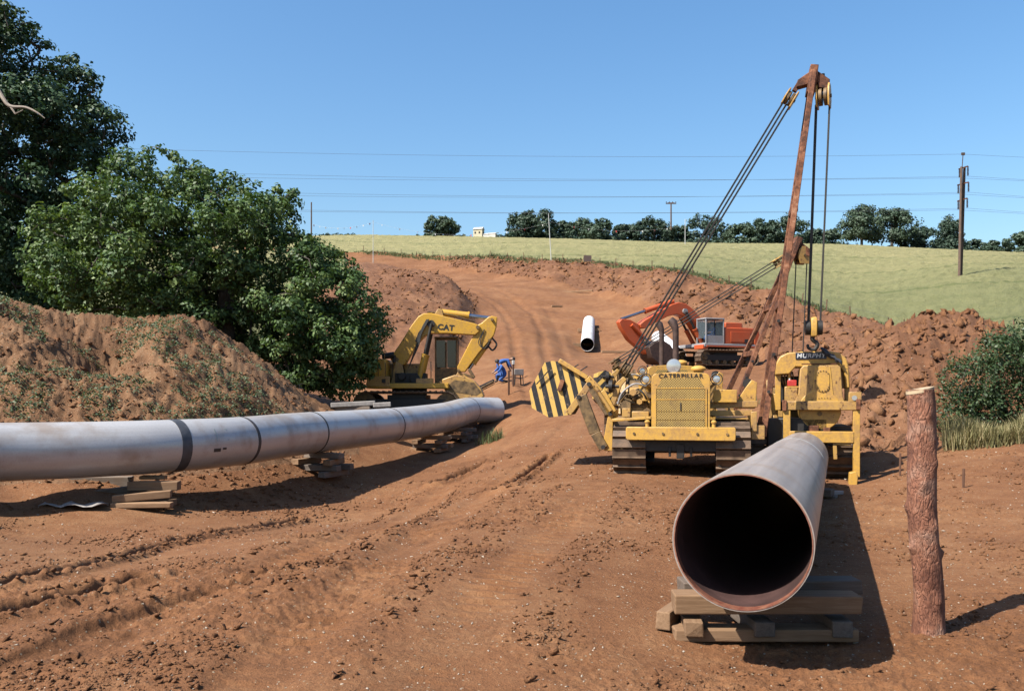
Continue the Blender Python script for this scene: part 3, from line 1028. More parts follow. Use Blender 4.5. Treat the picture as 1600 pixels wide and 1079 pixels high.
# crib under the mouth of the near pipe: built square to the pipe
dn = (npB - npA).normalized()
yaw_n = math.atan2(dn.y, dn.x)
W = 'under the mouth of the near pipe'
def nsl(px0, px1, py0, py1, Y, dep, yaw, lab, mat='timber_grey_shade', length=None):
    c = P((px0 + px1) / 2, (py0 + py1) / 2, Y)
    sleeper(c, (length or (px1 - px0) / F * Y, dep, (py1 - py0) / F * Y), yaw, lab, mat)
ya = yaw_n + R(90) - R(14)
nsl(1062, 1340, 904, 925, 8.35, .26, R(1), 'dark upper sleeper set back ' + W)
nsl(1052, 1338, 925, 954, 7.75, .25, R(-1), 'pale top sleeper crossing ' + W, 'timber')
nsl(1062, 1093, 954.5, 977, 7.95, .16, R(84), 'short block with its end showing ' + W, 'timber', .8)
nsl(1155, 1190, 954.5, 977, 8.0, .18, R(92), 'middle block below the pale sleeper ' + W, 'timber_grey_shade', .8)
nsl(1276, 1312, 954.5, 977, 8.0, .18, R(88), 'block at the shaded end of the crib ' + W, 'timber_grey_shade', .8)
nsl(1036, 1062, 946, 974, 8.0, .13, R(62), 'slanting stub beside the crib ' + W, 'timber', .5)
nsl(1050, 1335, 977.5, 997, 7.75, .25, R(0.5), 'half buried bottom sleeper ' + W, 'timber')
# the far end of that pipe
ce2 = npA + dn * 11.6
sleeper((ce2.x, ce2.y, ce2.z - PR - .07), (1.3, .25, .14), ya, 'sleeper under the far end of the near pipe', 'timber_grey_shade')
sleeper((ce2.x + .1, ce2.y + .1, ce2.z - PR - .21), (1.3, .25, .14), ya + .1, 'lower sleeper under the far end of the near pipe', 'timber_grey_shade')
q = ground_pt(1303, 772)
sleeper((q[0], q[1], gz(*q) + .03), (.35, .2, .07), .5, 'small pale offcut on the ground in the pipe shadow', 'sheet', name='timber_offcut')

def crib(px, Yoff, n, lab, seed, widths=1.15):
    """stack of sleepers below the welded string at bearing px"""
    s = s_at(px)
    i = min(range(len(PL)), key=lambda k: abs(PL[k] - s))
    c = path[i]
    d = (path[min(i + 2, len(path) - 1)] - path[max(i - 2, 0)]).normalized()
    yaw = math.atan2(d.y, d.x)
    rr = random.Random(seed)
    top = c.z - PR
    g = gz(c.x, c.y)
    lay = max(2, round((top - g) / 0.14))
    hh = (top - g + 0.03) / lay
    names = ['top', 'second', 'third', 'fourth', 'fifth', 'sixth', 'seventh']
    for k in range(lay):
        z = top - hh * (k + 0.5)
        if k % 2 == 0:
            for j, o in enumerate((-0.22, 0.26) if k else (0.02,)):
                p = Vector((d.x, d.y, 0)) * o
                sleeper((c.x + p.x + .12, c.y + p.y - .05, z), (widths + rr.uniform(-.1, .25), .24, hh * .96), yaw + R(90) + rr.uniform(-.16, .16),
                        '%s layer sleeper %s %s' % (names[k], ('lying crosswise', 'next to its twin')[j], lab), rr.choice(['timber', 'timber_grey_shade']))
        else:
            for j, o in enumerate((-0.38, 0.42)):
                p = Vector((d.y, -d.x, 0)) * o
                sleeper((c.x + p.x, c.y + p.y, z), (.9 + rr.uniform(-.1, .3), .22, hh * .96), yaw + rr.uniform(-.14, .14),
                        '%s layer sleeper %s %s' % (names[k], ('on the mound side', 'on the road side')[j], lab), rr.choice(['timber', 'timber_grey_shade']))
crib(505, 0, 4, 'in the stack below the black strap', 4)
crib(668, 0, 4, 'in the low stack before the upward bend', 5)
crib(712, 0, 4, 'in the tall stack at the upward bend', 6)
# the stack nearest to us, placed as it lies
def lsl(px, py, Y, size, yaw, lab, mat='timber', tilt=0.0):
    c = P(px, py, Y)
    sleeper(c, size, yaw, lab, mat, tilt)
W = 'in the stack below the dark joint wrap'
lsl(242, 758, 17.35, (.95, .25, .17), R(4), 'thick block ' + W)
lsl(222, 775, 16.95, (1.05, .20, .13), R(14), 'slanting pale plank ' + W, tilt=R(-4))
lsl(222, 788.5, 16.8, (1.12, .20, .10), R(3), 'lowest plank lying on the ground ' + W)
lsl(262, 786, 17.1, (.5, .12, .12), R(80), 'small crosswise block ' + W)
lsl(165, 768, 17.5, (1.5, .2, .12), R(20), 'shaded plank leaning ' + W, 'timber_grey_shade', R(-5))
lsl(240, 745.5, 17.75, (.5, .2, .07), R(-6), 'pale wedge on top ' + W, 'timber')
lsl(150, 752, 17.9, (1.4, .25, .2), R(8), 'deep shaded sleeper ' + W, 'timber_grey_shade')
# grey sheet lying in the pipe's shadow
m = MB()
vs = []
for i in range(9):
    for j in range(4):
        vs.append((i * .14 - .56 + .03 * math.sin(j * 2), j * .14 - .2 + .04 * math.sin(i), .035 * math.sin(i * 1.7 + j)))
m.add(vs, [(i * 4 + j, i * 4 + j + 1, i * 4 + j + 5, i * 4 + j + 4) for i in range(8) for j in range(3)])
q = ground_pt(115, 791)
o = m.build('plastic_sheet', 'sheet')
o.location = (q[0], q[1], sz(*q) + .05)
so = o.modifiers.new('s', 'SOLIDIFY'); so.thickness = .01
tag(o, 'crumpled grey sheet on the ground in the pipeline shadow', 'sheet')
# slabs lying behind the pipeline
for (px, py, Y, L, lab) in ((552, 631, 30.5, 1.5, 'long pale slab lying behind the pipeline'), (597, 632, 30.6, .6, 'short pale slab lying behind the pipeline')):
    c = P(px, py, Y)
    m = MB(); m.box((0, 0, 0), (L, .5, .16))
    o = m.build('concrete_slab', 'sheet', None, .02, False)
    o.location = c; o.rotation_euler = (0, R(-3), R(8))
    tag(o, lab, 'slab', 'slabs behind the pipeline')
    m = MB(); m.box((0, 0, 0), (L * .8, .4, max(.1, c.z - .08 - sz(c.x, c.y) + .05)))
    o = m.build('timber_block', 'timber_grey_shade', None, .02, False)
    o.location = (c.x, c.y, (c.z - .08 + sz(c.x, c.y)) / 2 - .02)
    tag(o, 'timber block carrying the %s pale slab' % lab.split()[0], 'block')
# planks on the far haul road
for px, py, Y, L, yaw, lab in ((970, 541, 66, 3.0, R(12), 'plank lying beside the far white pipe'), (893, 465, 108, 5.5, R(-25), 'pale long plank at the foot of the spoil bank'), (870, 486, 93, 1.2, R(20), 'short plank on the upper haul road')):
    c = P(px, py, Y); zz = sz(c.x, c.y)
    m = MB(); m.box((0, 0, 0), (L, .3, .16))
    o = m.build('plank', 'timber', None, .01, False)
    o.location = (c.x, c.y, zz + .08); o.rotation_euler = (0, 0, yaw)
    tag(o, lab, 'plank', 'planks left on the haul road')
for (px, yo, lab) in ((906, 72, 'sleeper under the near end of the far white pipe'), (912, 79, 'sleeper under the far end of the far white pipe')):
    X = (px + 8 - 800) / F * yo
    m = MB(); m.box((0, 0, 0), (2.0, .3, .3))
    o = m.build('timber_sleeper', 'timber', None, .01, False)
    o.location = (X, yo, gz(X, yo) + .12)
    tag(o, lab, 'sleeper', 'sleepers on the haul road')

# ------------------------------------------------------------------ log post
q = ground_pt(1451, 990, -0.35)
lp = thing('log_post', 'debarked reddish pine log post standing upright with pale sawn top', 'post', (q[0], q[1], sz(*q) - .03))
LH = 2.19
def log_c(t):
    return Vector((-.085 * t + .015 * math.sin(t * 9), .0, LH * t))
m = MB()
vs, fs = [], []
NR, NA = 60, 40
knots = [(.52, 2.9, .04), (.335, .1, .07), (.36, 3.3, .045), (.78, .15, .055), (.80, 3.0, .04), (.62, 4.4, .045), (.15, 5.0, .03), (.9, 4.7, .03), (.45, 5.3, .03), (.70, 5.4, .03)]
for i in range(NR):
    t = i / (NR - 1)
    r = .128 - .016 * t + .022 * math.exp(-t * 14)
    for k in range(NA):
        a = 2 * math.pi * k / NA
        rr = r * (1 + .035 * math.sin(2 * a + t * 3) + .02 * math.sin(5 * a + t * 17) + .012 * math.sin(11 * a + 40 * t))
        for kt, ka, kd in knots:
            da = math.atan2(math.sin(a - ka), math.cos(a - ka))
            rr += kd * .72 * math.exp(-((t - kt) * LH / .042) ** 2 - (da / .30) ** 2)
        c = log_c(t)
        vs.append(c + Vector((math.cos(a) * rr, math.sin(a) * rr, 0)))
for i in range(NR - 1):
    for k in range(NA):
        fs.append((i * NA + k, i * NA + (k + 1) % NA, (i + 1) * NA + (k + 1) % NA, (i + 1) * NA + k))
fs.append(tuple(reversed(range(NA))))
m.add(vs, fs)
m.build('trunk', 'bark', lp)
m = MB()
top = [v + Vector((0, 0, .006 + .022 * (v.x - log_c(1).x) / .11)) for v in vs[-NA:]]
m.add(top + [v * 1.0 - Vector((0, 0, .03)) for v in top], [tuple(range(NA))] + [(k, (k + 1) % NA, NA + (k + 1) % NA, NA + k) for k in range(NA)])
m.build('sawn_top', 'cutwood', lp)

# survey stakes
for px, py, hh, Y, lab, mt in ((1505, 762, .36, None, 'short reddish survey stake on the ground right of the log post', 'stake'), (1406, 742, .5, None, 'thin survey stake just left of the log post', 'stake')):
    q = ground_pt(px, py)
    m = MB(); m.beam((0, 0, -.1), (.01, 0, hh), .05, .03)
    o = m.build('survey_stake', mt, None, .004, False)
    o.location = (q[0], q[1], sz(*q))
    tag(o, lab, 'stake', 'survey stakes')

# ------------------------------------------------------------------ tracked running gear
def track_path(L, r, n_sh):
    """positions round an oval: list of (x, z, angle)"""
    half = L / 2 - r
    per = 4 * half + 2 * math.pi * r
    out = []
    for i in range(n_sh):
        s = per * (i + .5) / n_sh
        if s < 2 * half:
            out.append((-half + s, 2 * r, 0.0))
        elif s < 2 * half + math.pi * r:
            a = (s - 2 * half) / r
            out.append((half + r * math.sin(a), r + r * math.cos(a), a))
        elif s < 4 * half + math.pi * r:
            out.append((half - (s - 2 * half - math.pi * r), 0.0, math.pi))
        else:
            a = math.pi + (s - 4 * half - math.pi * r) / r
            out.append((-half + r * math.sin(a), r + r * math.cos(a), a))
    return out, per

_shoe = {}
def shoe_mesh(w, pitch, gr):
    k = (w, round(pitch, 4), gr)
    if k not in _shoe:
        m = MB()
        m.box((0, 0, .0), (pitch * .93, w, .03))
        m.prism([(pitch * .30, .012), (pitch * .45, .012), (pitch * .42, gr), (pitch * .35, gr)], 'y', -w / 2, w / 2)
        m.box((-pitch * .05, -w * .14, -.045), (pitch * .9, .05, .07))
        m.box((-pitch * .05, w * .14, -.045), (pitch * .9, .05, .07))
        _shoe[k] = m.mesh('track_shoe', 'track', False)
    return _shoe[k]

def crawler(root, L, H, w, y, n_sh=36, gr=.07, frame_mat='yellow_worn', name='crawler_track'):
    r = (H - gr * 2) / 2
    m = MB()
    half = L / 2 - r - gr
    # side frame, idlers and rollers
    m.box((0, y, r + gr), (2 * half, w * .42, r * .8))
    tr = m.build(name, frame_mat, root, .01)
    for cxx, rr in ((half, r * .86), (-half, r * .86)):
        k = MB()
        k.tube([(cxx, y - w * .2, r + gr), (cxx, y + w * .2, r + gr)], rr, 24)
        k.tube([(cxx, y - w * .3, r + gr), (cxx, y + w * .3, r + gr)], rr * .35, 16)
        k.build('idler_wheel', 'grease', tr)
    for i in range(6):
        xx = -half + 2 * half * (i + .5) / 6
        k = MB()
        k.tube([(xx, y - w * .24, gr + .16), (xx, y + w * .24, gr + .16)], .13, 12)
        k.build('roller', 'grease', tr)
    pos, per = track_path(L - 2 * gr, r, n_sh)
    me = shoe_mesh(w, per / n_sh, gr)
    for x, z, a in pos:
        o = link_mesh('track_shoe', me, tr)
        o.location = (x, y, z + gr)
        o.rotation_euler = (0, a, 0)
    return tr

def ropes(root, name, a, b, n, spread, r=.011, mat='rope', spread2=None):
    a, b = Vector(a), Vector(b)
    spread = Vector(spread)
    s2 = Vector(spread2) if spread2 is not None else spread
    for i in range(n):
        t = (i - (n - 1) / 2)
        m = MB()
        m.tube([a + spread * t, b + s2 * t], r, 6)
        m.build(name, mat, root)

def sheave_block(root, c, axis_dir, up_dir, size, name='sheave_block', mat='yellow', hook=False):
    """two cheek plates with a sheave between them"""
    c, ax, up = Vector(c), Vector(axis_dir).normalized(), Vector(up_dir).normalized()
    sd = up.cross(ax).normalized()
    Mx = Matrix((sd, up, ax)).transposed()
    prof = [(-.28, -.45), (.28, -.45), (.40, -.1), (.34, .3), (.16, .5), (-.16, .5), (-.34, .3), (-.40, -.1)]
    m = MB()
    for s in (-1, 1):
        z0, z1 = s * .20 * size, s * .27 * size
        lo, hi = min(z0, z1), max(z0, z1)
        pts = [Mx @ Vector((x * size, y * size, lo)) + c for x, y in prof] + [Mx @ Vector((x * size, y * size, hi)) + c for x, y in prof]
        n = len(prof)
        m.add(pts, [tuple(reversed(range(n))), tuple(range(n, 2 * n))] + [(i, (i + 1) % n, n + (i + 1) % n, n + i) for i in range(n)])
    o = m.build(name, mat, root, .006)
    k = MB()
    for t in (-.1, .1):
        k.tube([c + ax * (t - .06) * size, c + ax * (t + .06) * size], .36 * size, 20)
    k.tube([c - ax * .32 * size, c + ax * .32 * size], .08 * size, 10)
    k.build('sheave', 'grease', o)
    return o

# ------------------------------------------------------------------ pipelayers
def radiator_front(root, x0, lettering=True):
    # rounded shell of the radiator guard
    w, z0, z1 = .61, 1.00, 2.22
    out = []
    for y, z in ((-w, z0), (-w, z1 - .14)):
        out.append((y, z))
    for k in range(1, 7):
        a = math.pi - k * math.pi / 2 / 6
        out.append((-w + .12 + .12 * math.cos(a), z1 - .14 + .12 * math.sin(a)))
    for k in range(7):
        t = k / 6
        out.append((-w + .12 + (2 * w - .24) * t, z1 - .02 + .025 * math.sin(math.pi * t)))
    for k in range(1, 7):
        a = math.pi / 2 - k * math.pi / 2 / 6
        out.append((w - .12 + .12 * math.cos(a), z1 - .14 + .12 * math.sin(a)))
    out.append((w, z0))
    m = MB(); m.prism(out, 'x', x0 - .42, x0)
    o = m.build('radiator_guard', 'yellow', root, .012)
    # perforated grille panels standing in a recessed frame
    zs = [(1.90, 2.10, True), (1.66, 1.875, False), (1.40, 1.635, False), (1.22, 1.385, False), (1.04, 1.205, False)]
    for a, b, trap in zs:
        m = MB()
        if trap:
            m.prism([(-.49, a), (.49, a), (.38, b), (-.38, b)], 'x', x0 - .01, x0 + .014)
        else:
            m.prism([(-.50, a), (.50, a), (.50, b), (-.50, b)], 'x', x0 - .01, x0 + .014)
        m.build('grille_panel', 'grille', o)
    for z in (1.8875, 1.6475):
        m = MB(); m.box((x0 + .006, 0, z), (.03, 1.04, .022))
        m.build('grille_rail', 'yellow', o)
    for y in (-.525, .525):
        m = MB(); m.box((x0 + .008, y, 1.46), (.03, .03, .85))
        m.build('grille_stile', 'yellow', o)
    m = MB(); m.box((x0 + .022, .0, 1.50), (.02, .02, .16))
    m.build('crank_slot', 'black', o)
    if lettering:
        text('lettering', 'CATERPILLAR', .125, 'letter_black', o, Matrix.Translation((x0 + .012, 0, 2.145)) @ Matrix.Rotation(R(90), 4, 'Z') @ Matrix.Rotation(R(90), 4, 'X'), .003, 0, 1.12, .0015)
    return o

def side_pts(pts, x):
    """(y, z) in the first pipelayer's frame of photograph points lying in its plane x"""
    out = []
    for px, py in pts:
        u_ = (px - 800) / F
        ax, ay = locA.x + fwd.x * x, locA.y + fwd.y * x
        y = (u_ * ay - ax) / (lft.x - u_ * lft.y)
        Yd = ay + lft.y * y
        out.append((y, CAMZ + (HZ - py) / F * Yd - locA.z))
    return out

def cat_pipelayer(label, loc, yaw, boom_top, boom_foot_y, cw='out', detail=True, lettering=True):
    t = thing('pipelayer', label, 'pipelayer', loc, yaw, 'tracked pipelayers')
    for s in (-1, 1):
        crawler(t, 3.5, 1.18, .70, s * 1.075, 38)
    xf = 1.55
    rg = radiator_front(t, xf, lettering)
    # bumper
    m = MB(); m.prism([(-1.10, .80), (1.10, .80), (1.12, .84), (1.12, 1.04), (1.10, 1.075), (-1.10, 1.075), (-1.12, 1.04), (-1.12, .84)], 'x', xf + .14, xf + .34)
    bp = m.build('bumper', 'yellow', t, .012)
    for y in (-.68, .68):
        m = MB(); m.tube([(xf + .24, y, 1.07), (xf + .24, y, 1.17)], .04, 10); m.lathe([(.055, 0), (.06, .03), (.03, .06), (.005, .065)], 10, (xf + .24, y, 1.16))
        m.build('bumper_pin', 'yellow', bp)
    for y in (-.95, -.35, .35, .95):
        m = MB(); m.tube([(xf + .335, y, .94), (xf + .36, y, .94)], .028, 6); m.build('bolt', 'grease', bp)
    # belly, engine side and hood
    m = MB(); m.prism([(-.78, .55), (.78, .55), (.84, 1.0), (-.84, 1.0)], 'x', -1.4, xf + .12)
    m.build('crankcase_guard', 'dark', t, .02)
    m = MB(); m.box((xf + .13, 0, .56), (.08, .16, .3)); m.box((xf + .12, -.22, .55), (.08, .05, .2)); m.box((xf + .12, .22, .55), (.08, .05, .2))
    m.build('tow_hitch', 'dark', t, .01)
    for s in (-1, 1):
        m = MB(); m.prism([(s * .78, .25), (s * .62, .95), (s * .80, .95), (s * .84, .25)], 'x', xf - .2, xf + .05)
        m.build('track_guard', 'dark', t)
    m = MB(); m.prism([(-.50, 1.55), (.50, 1.55), (.54, 2.0), (.42, 2.14), (-.42, 2.14), (-.54, 2.0)], 'x', -.35, xf - .42)
    m.build('engine_hood', 'yellow_worn', t, .015)
    m = MB(); m.box((.45, 0, 1.28), (1.5, .78, .62)); m.box((.55, -.42, 1.45), (.5, .2, .3)); m.tube([(0, -.45, 1.25), (.9, -.45, 1.25)], .11, 12)
    m.build('engine_block', 'grease', t, .01)
    # exhaust stack with turned elbow
    m = MB(); m.tube([(.75, -.13, 2.1), (.75, -.13, 3.12), (.75, -.14, 3.22), (.74, -.19, 3.34), (.73, -.25, 3.40)], [.068, .068, .078, .10, .085], 14)
    m.build('exhaust_stack', 'exhaust', t)
    # round silver lamp on the hood
    if lettering:
        m = MB(); m.tube([(1.30, -.15, 2.36), (1.36, -.15, 2.36), (1.40, -.15, 2.36)], [.10, .155, .15], 20)
        lm = m.build('work_lamp', 'pale_grey', t)
        m = MB(); m.lathe([(.148, -.01), (.14, .006), (.07, .016), (.005, .018)], 20, (1.40, -.15, 2.36), Matrix.Rotation(R(90), 3, 'Y'))
        m.build('lens', 'chrome', lm)
        m = MB(); m.tube([(1.33, -.15, 2.2), (1.33, -.15, 2.32)], .03, 8); m.build('lamp_bracket', 'yellow_worn', lm)
    # air pre-cleaner
    m = MB(); m.lathe([(.10, 0), (.10, .16), (.16, .18), (.165, .215), (.14, .25), (.07, .28), (.01, .285)], 18, (.95, -.36 + .72, 2.10))
    m.build('air_precleaner', 'yellow', t)
    # headlamps in ring guards
    for s in (-1, 1):
        m = MB(); m.tube([(xf - .30, s * .74, 2.08), (xf - .2, s * .74, 2.08)], [.06, .09], 16)
        m.beam((xf - .26, s * .74, 2.0), (xf - .3, s * .6, 1.9), .05, .05)
        hl = m.build('headlamp', 'yellow_worn', t)
        m = MB(); m.lathe([(.085, -.01), (.07, .008), (.005, .015)], 16, (xf - .2, s * .74, 2.08), Matrix.Rotation(R(90), 3, 'Y'))
        m.build('lens', 'chrome', hl)
        m = MB(); ringp = [(xf - .17, s * .74 + .12 * math.cos(a), 2.08 + .12 * math.sin(a)) for a in [k * math.pi / 8 for k in range(17)]]
        m.tube(ringp, .012, 6, False)
        m.build('lamp_guard', 'dark', hl)
    # decks over the tracks, tanks, seat
    for s in (-1, 1):
        m = MB(); m.box((-.2, s * 1.07, 1.235), (2.3, .68, .03))
        m.build('fender', 'yellow_worn', t, .006)
    m = MB(); m.box((-1.35, 0, 1.65), (.5, 1.5, .85)); m.build('fuel_tank', 'yellow_worn', t, .03)
    m = MB(); m.box((-.75, .1, 1.55), (.5, .6, .15)); m.box((-1.0, .1, 1.9), (.12, .6, .6)); m.build('operator_seat', 'black', t, .04)
    for k, y in enumerate((-.35, -.22, -.09)):
        m = MB(); m.tube([(-.35, y, 1.6), (-.3, y, 2.25)], .012, 6); m.lathe([(.001, -.03), (.03, -.015), (.03, .015), (.001, .03)], 8, (-.3, y, 2.27))
        m.build('control_lever', 'dark', t)
    # boom side: box, cross beams, bracket with sheave
    m = MB(); m.box((.35, .93, 1.72), (.7, .50, .28)); m.build('tool_box', 'yellow', t, .012)
    m = MB(); m.beam((.5, .60, 1.52), (.5, 1.62, 1.55), .16, .14); m.beam((-.4, .60, 1.52), (-.4, 1.62, 1.55), .16, .14)
    m.beam((.75, .55, 1.34), (.75, 1.5, 1.36), .14, .12)
    m.build('cross_beam', 'yellow_worn', t, .012)
    m = MB(); m.prism([(1.15, 1.45), (1.58, 1.45), (1.62, 2.02), (1.50, 2.08), (1.38, 1.92), (1.15, 1.55)], 'x', .25, .40)
    br = m.build('boom_bracket', 'yellow', t, .012)
    m = MB(); m.tube([(.28, 1.42, 2.0), (.37, 1.42, 2.0)], .11, 16); m.build('sheave', 'dark', br)
    m = MB(); m.box((.0, 1.52, 1.18), (2.2, .12, .42)); m.box((.95, 1.60, .95), (.22, .28, .3)); m.box((-.95, 1.60, .95), (.22, .28, .3))
    m.build('boom_mount', 'yellow_worn', t, .012)
    # winch side
    m = MB(); m.box((.55, -.98, 1.42), (.9, .55, .3)); m.build('winch_base', 'yellow_worn', t, .015)
    for cxx, zz, rr, ww, mt in ((.75, 1.72, .26, .4, 'yellow_worn'), (.2, 1.85, .30, .45, 'grease'), (.85, 1.50, .20, .52, 'grease')):
        m = MB()
        m.tube([(cxx, -.78 - ww, zz), (cxx, -.78, zz)], rr * .78, 20)
        for yy in (-.78 - ww, -.80):
            m.tube([(cxx, yy - .02, zz), (cxx, yy + .02, zz)], rr, 20)
        m.tube([(cxx, -.86 - ww, zz), (cxx, -.72, zz)], rr * .25, 10)
        m.build('winch_drum', mt, t)
    m = MB(); m.tube([(1.05, -.78, 1.62), (1.05, -.78, 1.95)], .14, 14); m.lathe([(.15, 0), (.15, .04), (.05, .08)], 14, (1.05, -.78, 1.95))
    m.build('hydraulic_filter', 'yellow', t)
    m = MB(); m.box((.95, -1.12, 1.66), (.25, .28, .22)); m.box((1.1, -.95, 1.32), (.3, .5, .16)); m.tube([(1.12, -1.05, 1.66), (1.12, -.7, 1.8)], .06, 10)
    m.build('valve_block', 'grease', t, .012)
    for k in range(6):
        y0 = -.62 - .09 * k
        m = MB()
        m.tube(catmull([(1.1, y0, 1.5 + .03 * k), (1.22, y0 - .08, 1.72 + .04 * (k % 3)), (1.15, y0 - .22, 1.92 - .05 * k), (1.0, y0 - .35, 1.78 - .05 * k)], 6), .018, 6)
        m.build('hose', 'black' if k % 2 else 'grease', t)
    m = MB(); m.tube(catmull([(1.2, -.74, 1.94), (1.25, -1.0, 1.98), (1.25, -1.25, 1.80), (1.2, -1.36, 1.55)], 8), .02, 8)
    m.build('hose', 'pale_grey', t)
    m = MB(); m.beam((1.5, -.62, 1.26), (1.5, -1.42, 1.20), .12, .06); m.beam((1.5, -1.42, 1.2), (.2, -1.46, 1.2), .08, .06)
    m.build('step_bar', 'yellow', t, .01)
    for k, (yy, zz, rr, ll) in enumerate(((-.72, 1.38, .07, .3), (-.88, 1.60, .05, .35), (-1.18, 1.52, .09, .2), (-1.02, 1.80, .06, .3), (-.66, 1.74, .05, .25))):
        m = MB(); m.tube([(1.12, yy, zz), (1.12 + ll * .5, yy, zz)], rr, 12); m.tube([(1.12 + ll * .5, yy, zz), (1.14 + ll * .5, yy, zz)], rr * 1.3, 6)
        m.build('pipe_fitting', ('grease', 'yellow_worn')[k % 2], t)
    m = MB(); m.box((1.28, -.86, 1.30), (.12, .36, .18)); m.box((1.3, -1.16, 1.36), (.1, .18, .2)); m.build('valve_cover', 'yellow_worn', t, .012)
    m = MB(); m.beam((.2, -.78, 1.9), (.95, -.74, 1.9), .05, .18); m.build('heat_shield', 'dark', t)
    # gantry that carries the lower boom sheaves
    gx, gy, gzz = .05, -1.22, 2.22
    m = MB(); m.beam((gx + .5, -1.35, 1.3), (gx, gy - .1, gzz), .12, .10); m.beam((gx - .5, -1.0, 1.3), (gx, gy - .05, gzz), .12, .10); m.beam((gx, -.8, 1.4), (gx, gy, gzz), .10, .10)
    m.build('gantry', 'yellow_worn', t, .01)
    m = MB(); m.tube([(gx + .5, -1.62, 1.94), (gx + .5, -1.54, 1.94)], .14, 18); m.tube([(gx + .5, -1.7, 1.94), (gx + .5, -1.4, 1.94)], .04, 8); m.build('guide_roller', 'dark', t)
    m = MB(); m.prism([(-1.60, 1.55), (-1.50, 1.50), (-1.34, 1.95), (-1.22, 2.1), (-1.30, 2.16), (-1.46, 2.02)], 'x', gx + .40, gx + .52)
    m.build('guide_arm', 'yellow_worn', t, .01)
    # boom: two box legs meeting at the head
    bt = Vector(boom_top)
    for s, fx in ((1, .8), (-1, -.8)):
        m = MB()
        m.beam((fx, boom_foot_y, .85), (bt.x + s * .13, bt.y, bt.z), .14, .125, .12, .12, up=(0, 1, 0))
        bl = m.build('boom_leg', 'rust', t, .012)
        for q in (.12, .22, .31):
            f, tt = Vector((fx, boom_foot_y, .85)), Vector((bt.x + s * .13, bt.y, bt.z))
            p = f.lerp(tt, q)
            k = MB(); k.tube([p + Vector((s * .1, -.02, 0)), p + Vector((s * .16, -.02, 0))], .035, 8); k.build('bolt', 'dark', bl)
    bd = (bt - Vector((0, boom_foot_y, .85))).normalized()
    pr = Vector((0, -bd.z, bd.y))             # in the boom plane's normal, towards the winch side
    if pr.y > 0: pr = -pr
    for q in (.36, .62):
        a_ = Vector((.8, boom_foot_y, .85)).lerp(Vector((bt.x + .13, bt.y, bt.z)), q)
        b_ = Vector((-.8, boom_foot_y, .85)).lerp(Vector((bt.x - .13, bt.y, bt.z)), q)
        m = MB(); m.beam(a_, b_, .14, .14); m.build('boom_brace', 'rust', t, .01)
    m = MB(); m.beam(bt - bd * .5, bt + bd * .12, .40, .18, .34, .17, up=(0, 1, 0))
    m.prism([(bt.y, bt.z + .05), (bt.y + .34, bt.z - .22), (bt.y + .32, bt.z - .42), (bt.y + .1, bt.z - .38)], 'x', bt.x - .12, bt.x + .12)
    m.prism([(bt.y - .03, bt.z + .02), (bt.y - .34, bt.z - .18), (bt.y - .36, bt.z - .34), (bt.y - .08, bt.z - .28)], 'x', bt.x - .12, bt.x + .12)
    m.build('boom_head', 'rust', t, .012)
    lo = Vector((gx + .1, gy - .06, gzz + .12))
    up = bt + Vector((0, -.50, -.55))
    dr = (lo - up).normalized()
    pn = Vector((0, dr.z, -dr.y))
    sheave_block(t, up, pn, -dr, .42, 'topping_block', 'yellow')
    m = MB(); m.beam(up - dr * .18, up - dr * .42, .10, .10); m.build('topping_link', 'rust', t, .01)
    sheave_block(t, lo, pn, dr, .38, 'gantry_block', 'grease')
    for sx in (-.09, .09):
        ropes(t, 'topping_rope', up + Vector((sx, 0, 0)) + dr * .1, lo + Vector((sx, 0, 0)), 3, pn * .085, .012, spread2=pn * .075)
    # counterweight on its folding arms, machine's right
    if cw == 'out':
        x0, x1 = -.55, .55
        cyo = side_pts([(851, 566), (863, 563.5), (875, 565), (919, 593), (904, 621), (888, 648), (858, 652), (831, 637), (827, 610)], x1)
    else:
        cyo = [(-1.86, 1.35), (-1.82, 2.05), (-1.62, 2.12), (-1.46, 2.05), (-1.42, 1.35), (-1.5, 1.2), (-1.75, 1.2)]
        x0, x1 = -.75, .55
    m = MB(); m.prism(cyo, 'x', x0, x1)
    m.around = [((y + z * .24) / .235 if cw == 'out' else (y - z) / .3, 0, 0) for x, y, z in m.v]
    cwo = m.build('counterweight', 'stripe', t, 0.0)
    if cw == 'out':
        for xx in (x1 + .05, x0 - .05):
            g = lambda *q: [(xx, *side_pts([k_], xx)[0]) for k_ in q]
            m = MB()
            for (a_, b_, hh_) in (((874, 563), (918, 590), .10), ((918, 590), (938, 612), .16), ((938, 612), (957, 645), .22)):
                ga, gb = g(a_, b_)
                m.beam(ga, gb, .10, hh_)
            m.build('upper_arm', 'yellow', t, .012)
            ga, gb, gc = g((908, 618), (930, 676), (944, 700))
            m = MB(); m.beam(ga, gb, .12, .25); m.beam(gb, gc, .12, .22); m.build('lower_arm', 'grease', t, .012)
            ga, gb = g((924, 604), (952, 646))
            m = MB(); m.beam(ga, gb, .10, .19); m.build('link_bar', 'grease', t, .012)
            ga, gb = g((888, 646), (921, 600))
            m = MB(); m.beam(ga, gb, .07, .15); m.build('hinge_plate', 'yellow_worn', t, .01)
            ga, gb = g((931, 608), (955, 645))
            m = MB(); m.tube([Vector(ga) + Vector((.08, 0, .05)), Vector(gb) + Vector((.08, 0, .05))], .045, 10); m.build('weight_cylinder', 'yellow_worn', t)
            for q_ in ((905, 620), (921, 600), (954, 646), (943, 698)):
                gp = g(q_)[0]
                m = MB(); m.tube([Vector(gp) - Vector((.09, 0, 0)), Vector(gp) + Vector((.09, 0, 0))], .05, 10); m.build('hinge_pin', 'dark', t)
        mp_ = side_pts([(944, 704), (957, 704), (958, 640), (950, 648), (943, 688)], .62)
